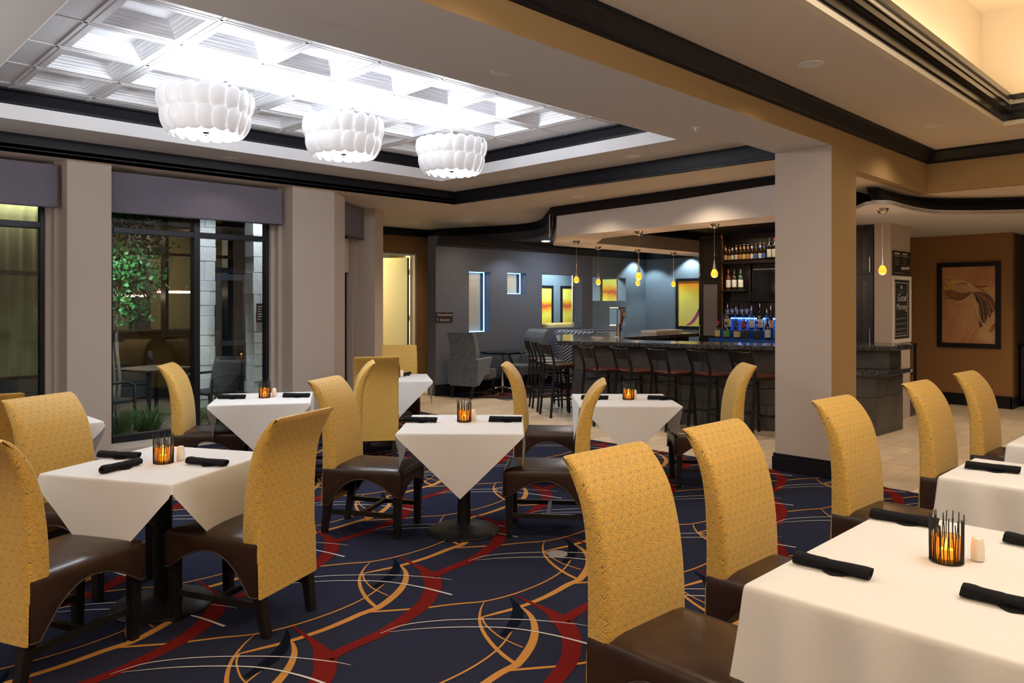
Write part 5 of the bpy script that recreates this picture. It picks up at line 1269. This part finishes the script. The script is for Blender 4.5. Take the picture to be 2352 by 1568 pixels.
def stroke(pts, w, m, y=-.0195, par=None):
    p = spline(pts, 8); b2 = B(); n = len(p)
    for k in range(n-1):
        a = p[max(k-1, 0)]; c = p[min(k+1, n-1)]; dx, dz = c[0]-a[0], c[1]-a[1]; l = math.hypot(dx, dz) or 1; ww = w*math.sin(PI*(k+.3)/n)**.8/2+.0008
        a2 = p[k]; c2 = p[min(k+2, n-1)]
        q = p[k+1]; dx2, dz2 = c2[0]-a2[0], c2[1]-a2[1]; l2 = math.hypot(dx2, dz2) or 1; w2 = w*math.sin(PI*(k+1.3)/n)**.8/2+.0008 if k < n-2 else .0008
        i = [b2.P((p[k][0]-dz/l*ww, y, p[k][1]+dx/l*ww)), b2.P((p[k][0]+dz/l*ww, y, p[k][1]-dx/l*ww)), b2.P((q[0]+dz2/l2*w2, y, q[1]-dx2/l2*w2)), b2.P((q[0]-dz2/l2*w2, y, q[1]+dx2/l2*w2))]
        b2.F(i)
    o = obj('paint_stroke', b2, m, par or bp_, recalc=False); return o
sd = mat('paint_umber', (.045, .030, .028), .5, noise=(14, .6, 4)); so_ = mat('paint_pale', (.60, .46, .24), .5); sy = mat('paint_ochre', (.55, .33, .03), .5); sx_ = mat('paint_rust', (.34, .12, .04), .5)
def strands(n, fn, mats, wr, seed, y0):
    rd = random.Random(seed)
    for k in range(n):
        stroke(fn(rd, k/(n-1)), rd.uniform(*wr), mats[k % len(mats)], y0-.00004*k)
sk = mat('paint_smoke', (.14, .085, .06), .5, noise=(20, .5, 4)); sl = mat('paint_sand', (.56, .38, .20), .5)
def wing(rd, t): e = (.16+.21*t+rd.uniform(-.02, .02), -.36+.30*t); return [(.07, .20), (.12+.09*t+rd.uniform(-.02, .02), .10+.07*t), (.17+.15*t, -.06+.14*t), e]
def lash(rd, t): return [(-.365, .10+.30*t+rd.uniform(-.02, .02)), (-.26, .10+.16*t+rd.uniform(-.02, .02)), (-.10, .08+.10*t), (.07, .20)]
def sweep(rd, t): return [(-.365+.02*t, .40-.1*t), (-.15+.1*t, .36+rd.uniform(-.04, .04)), (.10, .25+rd.uniform(-.05, .05)), (.30+.05*t, .30-.25*t)]
def curl(rd, t): a = rd.uniform(-.3, .1); return [(a, -.58), (a+.06, -.40+rd.uniform(-.05, .05)), (a+.22, -.28+rd.uniform(-.05, .05)), (a+.34, -.38)]
strands(15, curl, (sl, sx_, so_), (.004, .012), 5, -.0175)
strands(14, sweep, (sx_, sl, sy, so_), (.005, .022), 6, -.0180)
strands(22, wing, (sd, sk, sk, sx_), (.030, .075), 2, -.0186)
strands(16, lash, (sk, sd, sx_), (.005, .026), 3, -.0196)
stroke([(-.34, .33), (-.31, .26), (-.22, .3), (-.28, .37)], .05, sy, -.0204)
stroke([(.10, .16), (.10, .0), (.18, -.26), (.26, -.33), (.36, -.40)], .012, so_, -.0206); stroke([(-.18, .02), (-.02, .10), (.08, .20)], .012, so_, -.0206)
stroke([(.29, -.42), (.33, -.35), (.36, -.28)], .05, sx_, -.0207)
for pts, w, c in (([(-.38, -.47), (-.22, -.36), (-.08, -.16), (.06, .08)], .07, (.40, .30, .12)), ([(-.40, -.47), (-.25, -.40), (-.10, -.20), (.02, -.02)], .06, (.45, .05, .28)), ([(-.08, -.12), (.0, .0), (.10, .06)], .09, (.65, .09, .02)), ([(-.16, -.25), (-.06, -.08), (.04, .14), (.05, .2)], .03, (.10, .06, .05)), ([(-.05, -.10), (.05, -.02), (.15, .0)], .05, (.16, .06, .22))):
    stroke(pts, w, mat('paint_accent', c, .5), -.0142-.0003*len(yp.children), yp)
t = thing('wall_sign', 'dark wall sign with arrows reading Meeting Rooms and Restrooms', 'sign', (8.455, 10.2, 1.35))
obj('plate', B().box(-.19, .19, -.015, 0, .002, .085).box(-.19, .19, -.015, 0, -.085, -.002), M['sign'], t, bevel=.002)
for s, z in (('Meeting Rooms', .025), ('Restrooms', -.062)):
    text(s, .048, M['sign_text'], t, (-.13 if s[0] == 'M' else -.10, -.0155, z), (R(90), 0, 0))
    obj('arrow', B().box(-.158, -.152, -.0165, -.015, z, z+.034).bar((-.155, -.0157, z+.036), (-.170, -.0157, z+.018), .0015, .006, up=(0, 1, 0)).bar((-.155, -.0157, z+.036), (-.140, -.0157, z+.018), .0015, .006, up=(0, 1, 0)), M['sign_text'], t)
cb = picture('chalkboard', 'white framed chalkboard reading Good Morning on the pier beside the bar', (11.075, 3.65, 1.51), 0, .60, .80, 'board', .05, .03, 'whitewood', 'chalkboard')
for q in (((-.24, -.36), (.24, -.36)), ((.24, -.36), (.24, .36)), ((.24, .36), (-.24, .36)), ((-.24, .36), (-.24, -.36))):
    obj('chalk_border', B().bar((q[0][0], -.0142, q[0][1]), (q[1][0], -.0142, q[1][1]), .006, .001, up=(0, 1, 0)), M['chalk'], cb)
obj('crest', B().box(-.02, .02, -.0145, -.0135, .27, .275).box(-.02, .02, -.0145, -.0135, .285, .32), M['chalk'], cb)
obj('crest_line', B().box(-.09, .09, -.0145, -.0135, .235, .243), M['chalk_dim'], cb)
text('Good', .15, M['chalk'], cb, (-.16, -.0142, .11), (R(90), 0, 0), shear=.3, off=-.0028); text('Morning', .125, M['chalk'], cb, (-.20, -.0142, -.005), (R(90), 0, 0), shear=.3, off=-.0025)
for z in (-.13, -.20, -.27, -.33): obj('faint_chalk_line', B().bar((-.2, -.0142, z), (.12+.2*abs(z) % .08, -.0142, z+.008), .012, .001, up=(0, 1, 0)), M['chalk_dim'], cb)
mb = thing('menu_board', 'small dark menu board with rows of writing above the chalkboard', 'menu board', (11.10, 3.65, 2.10))
obj('panel', B().box(-.34, .34, -.012, 0, -.13, .20), M['menu'], mb, bevel=.002)
for r in range(5):
    z = .155-r*.035
    for x0, x1 in ((-.28, -.08), (.02, .20)): obj('menu_line', B().box(x0+.02*(r % 2), x1-.03*(r % 3), -.0128, -.012, z, z+(.018 if r == 0 else .011)), M['chalk_dim'] if r else M['chalk'], mb)
sq = [(-.02+.30*k/40, -.0132, -.035+.028*math.sin(k*1.9)*(.5+.5*math.sin(k*.7))+.0004*k) for k in range(41)]; obj('script_scrawl', B().tube(sq, .0035, 4), M['chalk'], mb)
obj('rule', B().box(-.3, .3, -.0128, -.012, .135, .138).box(-.28, .05, -.0128, -.012, -.10, -.097), M['chalk'], mb)
ds = thing('dispenser', 'chrome beverage dispenser on the dark counter at the right edge', 'dispenser', (13.85, 2.55, .98))
obj('post', B().tube([(0, 0, 0), (0, 0, .52)], .022, 12), M['chrome'], ds, smooth=True)
obj('head', B().tube([(0, 0, .46), (0, 0, .60)], .035, 12).tube([(0, 0, .56), (0, -.22, .58)], .028, 12).tube([(0, -.12, .58), (0, -.12, .50)], .02, 10), M['chrome'], ds, smooth=40)
obj('foot', B().box(-.06, .06, -.3, .06, -.0, .02), M['chrome'], ds, bevel=.003)
sc = thing('service_counter', 'black service counter with panelled doors in the recess right of the painting', 'counter', (14.2, 1.6, 0))
obj('top', B().box(-.50, .38, -1.5, 1.22, .94, .98), M['black_gloss'], sc)
obj('body', B().box(-.45, .38, -1.5, 1.2, .1, .94), M['cabinet'], sc)
for y in (.15, .72): obj('door', B().box(-.47, -.45, y, y+.45, .14, .90).box(-.478, -.47, y+.07, y+.38, .21, .83), M['cabinet'], sc, bevel=.003)
ct = thing('service_cart', 'dark two-shelf stand with white trays behind the end of the bar', 'cart', (11.9, 4.0, 0))
for x in (-.25, .25):
    for y in (-.2, .2): obj('leg', B().box(x-.015, x+.015, y-.015, y+.015, 0, 1.0), M['metal_black'], ct)
for z in (.2, .55, .98): obj('shelf', B().box(-.27, .27, -.22, .22, z, z+.025), M['metal_black'], ct)
obj('tray', B().box(-.2, .2, -.18, .18, .58, .62), M['plastic_white'], ct); obj('panel', B().box(-.2, -.02, -.21, -.2, .60, .96), M['plastic_white'], ct)

# floor outlet near the front chairs
t = thing('floor_outlet', 'round brushed metal floor outlet set in the carpet near the front chairs', 'floor outlet', (3.615, 3.238, .0026))
obj('cover_ring', B().lathe([(.052, 0), (.066, 0), (.064, .004), (.052, .005)], 28), mat('outlet_ring', (.26, .24, .23), .5), t, smooth=40)
obj('lid', B().lathe([(.001, .0), (.050, .0), (.050, .004), (.001, .0045)], 28), mat('outlet_lid', (.10, .075, .06), .5), t, smooth=40)

# ================================================================= COURTYARD
struct('ground_courtyard', B().box(-6, 14, 9.25, 13.6, -.12, -.04), M['paver'])
def stonecol(x, y, w, d, n, label, seed):
    t = thing('stone_column', label, 'column', (x, y, -.04)); rnd = random.Random(seed)
    obj('core', B().box(-w/2+.02, w/2-.02, -d/2+.02, d/2-.02, 0, 3.9), M['stone_white'], t); z = 0
    ms = [B().box(-.5, .5, -.5, .5, -.5, .5).mesh('stone_block', M['stone_white'])]
    while z < 3.8:
        h = rnd.choice((.16, .22, .30)); cut = rnd.choice((1, .35, .65, 1))
        for a, c in (((0, 1),) if cut == 1 else ((0, cut), (cut, 1))):
            o = obj('stone_block', ms[0], None, t, loc=(-w/2+w*(a+c)/2+rnd.uniform(-.01, .01), rnd.uniform(-.012, .012), z+h/2)); o.scale = (w*(c-a)-.008, d, h-.008)
        z += h
stonecol(5.02, 10.15, .26, .26, 14, 'white limestone block column just outside the right side of the large window', 1)
stonecol(4.92, 11.75, .26, .26, 14, 'farther white limestone column seen through the right pane of the large window', 2)
# glazed door between the columns
gd = thing('courtyard_door', 'metal framed glass courtyard door with lever handle beyond the large window', 'door', (5.44, 11.9, -.04))
obj('door_frame', B().box(-.34, -.27, 0, .08, 0, 2.9).box(.30, .36, 0, .08, 0, 2.9).box(-.34, .36, 0, .08, 2.12, 2.2).box(-.34, .36, 0, .08, 2.85, 2.9), M['frame'], gd)
obj('door_leaf', B().box(-.26, -.18, .01, .05, .02, 2.1).box(.21, .29, .01, .05, .02, 2.1).box(-.18, .21, .01, .05, .02, .2).box(-.18, .21, .01, .05, 2.0, 2.1).box(-.18, .21, .01, .05, .95, 1.03), mat('grey_aluminium', (.10, .12, .15), .4, metal=.6), gd)
obj('glass', B().box(-.18, .21, .028, .032, .2, 2.0), M['pane'], gd)
obj('handle', B().box(.22, .27, -.03, .01, .92, 1.14).tube([(.24, -.05, 1.0), (.12, -.05, 1.0)], .010, 8), M['chrome'], gd)
t = thing('notice_plaque', 'small dark notice plaque on the near limestone column', 'sign', (4.97, 10.0, 1.46))
obj('plate', B().box(-.05, .05, -.012, 0, -.13, .13), M['sign'], t)
for k in range(6): obj('text_line', B().box(-.035, .03-.008*(k % 3), -.0135, -.012, .08-k*.035, .092-k*.035), M['sign_text'], t)
# far building: dark siding with a lit lobby window
b = B()
for x0, x1, z0, z1 in ((-6, 1.9, -.1, 4), (1.9, 3.35, 3.3, 4), (1.9, 3.35, -.1, .40), (3.35, 3.95, -.1, 4), (3.95, 6.1, 3.35, 4), (3.95, 6.1, -.1, .45), (6.1, 9.6, -.1, 4)): b.box(x0, x1, 13.4, 13.6, z0, z1)
sw = struct('wall_courtyard', b, M['siding'])
obj('window_frame', B().box(1.9, 1.97, 13.36, 13.6, .40, 3.3).box(3.28, 3.35, 13.36, 13.6, .40, 3.3).box(1.9, 3.35, 13.38, 13.6, 2.02, 2.08).box(1.9, 3.35, 13.38, 13.6, .40, .48), M['frame'], sw)
cb_ = B(); cb_.grid([[(1.92+1.4*k/40, 13.75+.03*math.sin(k*1.25), z) for k in range(41)] for z in (.3, 3.3)])
cu_ = obj('curtain', cb_, mat('olive_curtain', (.30, .31, .17), .9), sw, smooth=True)
lamp('AREA', (2.6, 13.62, 3.2), 9, (1, .95, .72), 1.2, rot=(R(12), 0, 0), sy=.08, name='curtain_lamp')
bo = B().box(-.5, .5, -.5, .5, -.5, .5).mesh('siding_board', M['siding'])
for k in range(16):
    z = .02+k*.22
    for x0, x1 in ((.6, 1.9), (3.35, 3.95)) if .45 < z < 3.2 else ((.6, 3.95), (3.95, 6.1)):
        o = obj('siding_board', bo, None, sw, loc=((x0+x1)/2, 13.385, z+.1)); o.scale = (x1-x0, .03, .205)
obj('window_frame', B().box(3.95, 4.02, 13.36, 13.6, .45, 3.35).box(6.03, 6.1, 13.36, 13.6, .45, 3.35).box(4.95, 5.0, 13.38, 13.6, .45, 3.35).box(3.95, 6.1, 13.38, 13.6, 2.4, 2.45), M['frame'], sw)
struct('wall_lobby', B().box(1.5, 9.5, 16.2, 16.3, 0, 3.6).box(1.4, 1.5, 13.6, 16.3, 0, 3.6).box(9.5, 9.6, 13.6, 16.3, 0, 3.6).box(1.4, 9.6, 13.6, 16.3, 3.55, 3.6).box(1.4, 9.6, 13.6, 16.3, -.1, 0), M['lobby'])
struct('trim_10', B().box(3.6, 6.4, 13.9, 16.2, 2.95, 3.0).box(3.6, 6.4, 13.85, 13.9, 2.85, 3.05), mat('cove_reflection', (.75, .70, .50), .7))  # cream panel standing in for the light well's reflection in the glass
lamp('AREA', (5.0, 15.0, 2.9), 16, (1, .92, .7), 1.6, name='lobby_lamp')
struct('wall_lobby_pier', B().box(5.05, 5.35, 15.2, 15.5, 0, 2.95).box(3.3, 4.1, 15.6, 16.2, 0, 2.95), M['siding'])
rd_ = thing('reception_desk', 'dark wooden desk in the lobby across the courtyard', 'desk', (5.0, 15.2, 0))
obj('front', B().box(-1.3, 1.3, -.05, .05, 0, 1.05), M['cabinet'], rd_); obj('top', B().box(-1.35, 1.35, -.12, .4, 1.05, 1.09), M['slate'][1], rd_)
def ring_light(x, y, z, r, label):
    t = thing('ring_chandelier', label, 'ceiling light', (x, y, z), 0, 'lobby ring chandeliers')
    b = B(); q = [(r*math.cos(2*PI*k/28), r*math.sin(2*PI*k/28), 0) for k in range(29)]; b.tube(q, .018, 6)
    obj('lit_ring', b, mat('ring_glow', (1, .8, .6), .4, emit=(1, .72, .5), estr=5) if 'ring_glow' not in bpy.data.materials else bpy.data.materials['ring_glow'], t, smooth=True)
    rnd = random.Random(5); b = B()
    for k in range(22):
        a = rnd.uniform(0, 6.28); b.tube([(r*math.cos(a), r*math.sin(a), .01), (r*.95*math.cos(a+.1), r*.95*math.sin(a+.1), rnd.uniform(.05, .11)), (r*math.cos(a+.25), r*math.sin(a+.25), .015)], .004, 4)
    obj('twig_crown', b, M['brass'], t)
    for k in range(4): a = k*PI/2+.4; obj('wire', B().tube([(r*math.cos(a), r*math.sin(a), 0), (.03*math.cos(a), .03*math.sin(a), 3.55-z)], .004, 4), M['metal_black'], t)
ring_light(4.60, 14.3, 1.72, .32, 'left lit twig ring chandelier seen through the large window')
ring_light(5.75, 14.6, 1.80, .46, 'right lit twig ring chandelier seen through the large window')
# tree, grasses, patio furniture
tr = thing('courtyard_tree', 'small multi-stem courtyard tree with green leaves behind the large window', 'tree', (3.25, 10.6, -.04))
for k, pts in enumerate(([(0, 0, 0), (.03, .02, .7), (-.02, 0, 1.3), (.06, .03, 2.0), (.1, 0, 2.7)], [(.05, .04, 0), (.10, .03, .6), (.07, .05, 1.2), (.14, .1, 2.0), (.25, .1, 2.8)], [(-.10, .02, 0), (-.22, .05, .5), (-.30, .0, .95), (-.38, .05, 1.6), (-.3, .1, 2.3)])):
    obj('trunk', B().tube(spline(pts, 4), [.030-.0012*i for i in range(17)], 8), M['bark'], tr, smooth=True)
rnd = random.Random(9)
for mi in range(3):
    b = B()
    cl = [(rnd.uniform(-.45, .45), rnd.uniform(-.4, .4), rnd.uniform(1.45, 3.1)) for _ in range(26)]
    for k in range(1000):
        q = rnd.choice(cl); c = Vector((rnd.gauss(q[0], .12), rnd.gauss(q[1], .13), rnd.gauss(q[2], .10)))
        a = Vector((rnd.uniform(-1, 1), rnd.uniform(-1, 1), rnd.uniform(-.9, .3))).normalized()*rnd.uniform(.05, .085); s = a.cross(Vector((rnd.uniform(-1, 1), rnd.uniform(-1, 1), rnd.uniform(-1, 1)))).normalized()*a.length*.30
        i = [b.P(q) for q in (c, c+a*.45+s, c+a, c+a*.45-s)]; b.F(i)
    o = obj('foliage', b, M['leaf'][mi], tr, recalc=False); o['kind'] = 'stuff'
def grass(x, y, n, sp, label, seed):
    t = thing('grass_clump', label, 'grass', (x, y, -.04)); rnd = random.Random(seed); b = B()
    for k in range(n):
        a = rnd.uniform(0, 6.28); r0 = rnd.uniform(0, sp*.35); h = rnd.uniform(.30, .62); o = rnd.uniform(.05, sp); w = rnd.uniform(.005, .009)
        p = Vector((r0*math.cos(a), r0*math.sin(a), 0)); d = Vector((math.cos(a), math.sin(a), 0)); s = Vector((-d.y, d.x, 0))*w; prev = None
        for q in range(4):
            u = q/3; c = p+d*(o*u*u)+Vector((0, 0, h*(u-.25*u*u))); ww = s*(1-u)
            cur = (b.P(c-ww), b.P(c+ww))
            if prev: b.F((prev[0], prev[1], cur[1], cur[0]))
            prev = cur
    o = obj('blades', b, M['grass'], t, recalc=False); o['kind'] = 'stuff'
for k, (x, y, lb) in enumerate(((2.95, 9.45, 'green grass clump at the lower left corner of the large window'), (3.30, 9.55, 'tall green grass clump left of the gold chair by the window'), (3.75, 9.5, 'green grass clump behind the gold chair by the window'), (4.15, 9.5, 'green grass clump behind the mullion and window table'))):
    grass(x, y-.10, 340, .34, lb, k)
def patio_chair(label):
    t = thing('patio_chair', label, 'chair', group='black wicker patio chairs')
    obj('seat', B().box(-.24, .24, -.22, .26, .40, .44), M['wicker'], t, bevel=.01)
    b = B(); pr = [(-.22, .42), (-.26, .65), (-.33, .88), (-.345, .88), (-.29, .65), (-.25, .42)]
    rows = [[(x, y+.05*(1-(x/.25)**2)*-1, z) for y, z in pr] for x in (-.25, -.15, 0, .15, .25)]; i = b.grid(rows, close=True); b.F(i[0][::-1]); b.F(i[-1])
    obj('backrest', b, M['wicker'], t, smooth=40)
    for x in (-1, 1):
        obj('arm', B().tube([(x*.26, -.27, .66), (x*.27, .1, .66), (x*.27, .22, .62), (x*.26, .24, .0)], .018, 8), M['wicker'], t, smooth=True)
        obj('leg', B().tube([(x*.23, -.20, .4), (x*.24, -.24, 0)], .018, 8), M['wicker'], t)
    return t
pc = patio_chair('black wicker patio chair outside the leftmost window'); pc.location = (1.62, 9.75, -.04); pc.rotation_euler = (0, 0, R(-60))
dup(pc, None, (3.05, 10.25, -.04), R(-70), 'black wicker patio chair outside the large window, left of the gold chair')
dup(pc, None, (4.42, 10.35, -.04), R(110), 'black wicker patio chair outside, behind the mullion of the large window')
t = thing('patio_table', 'dark patio table outside the large window between wicker chairs', 'table', (3.95, 11.15, -.04), R(20))
obj('top', B().box(-.4, .4, -.4, .4, .70, .73), M['frame'], t, bevel=.004)
for x in (-1, 1):
    for y in (-1, 1): obj('leg', B().box(x*.35-.02, x*.35+.02, y*.35-.02, y*.35+.02, 0, .70), M['frame'], t)
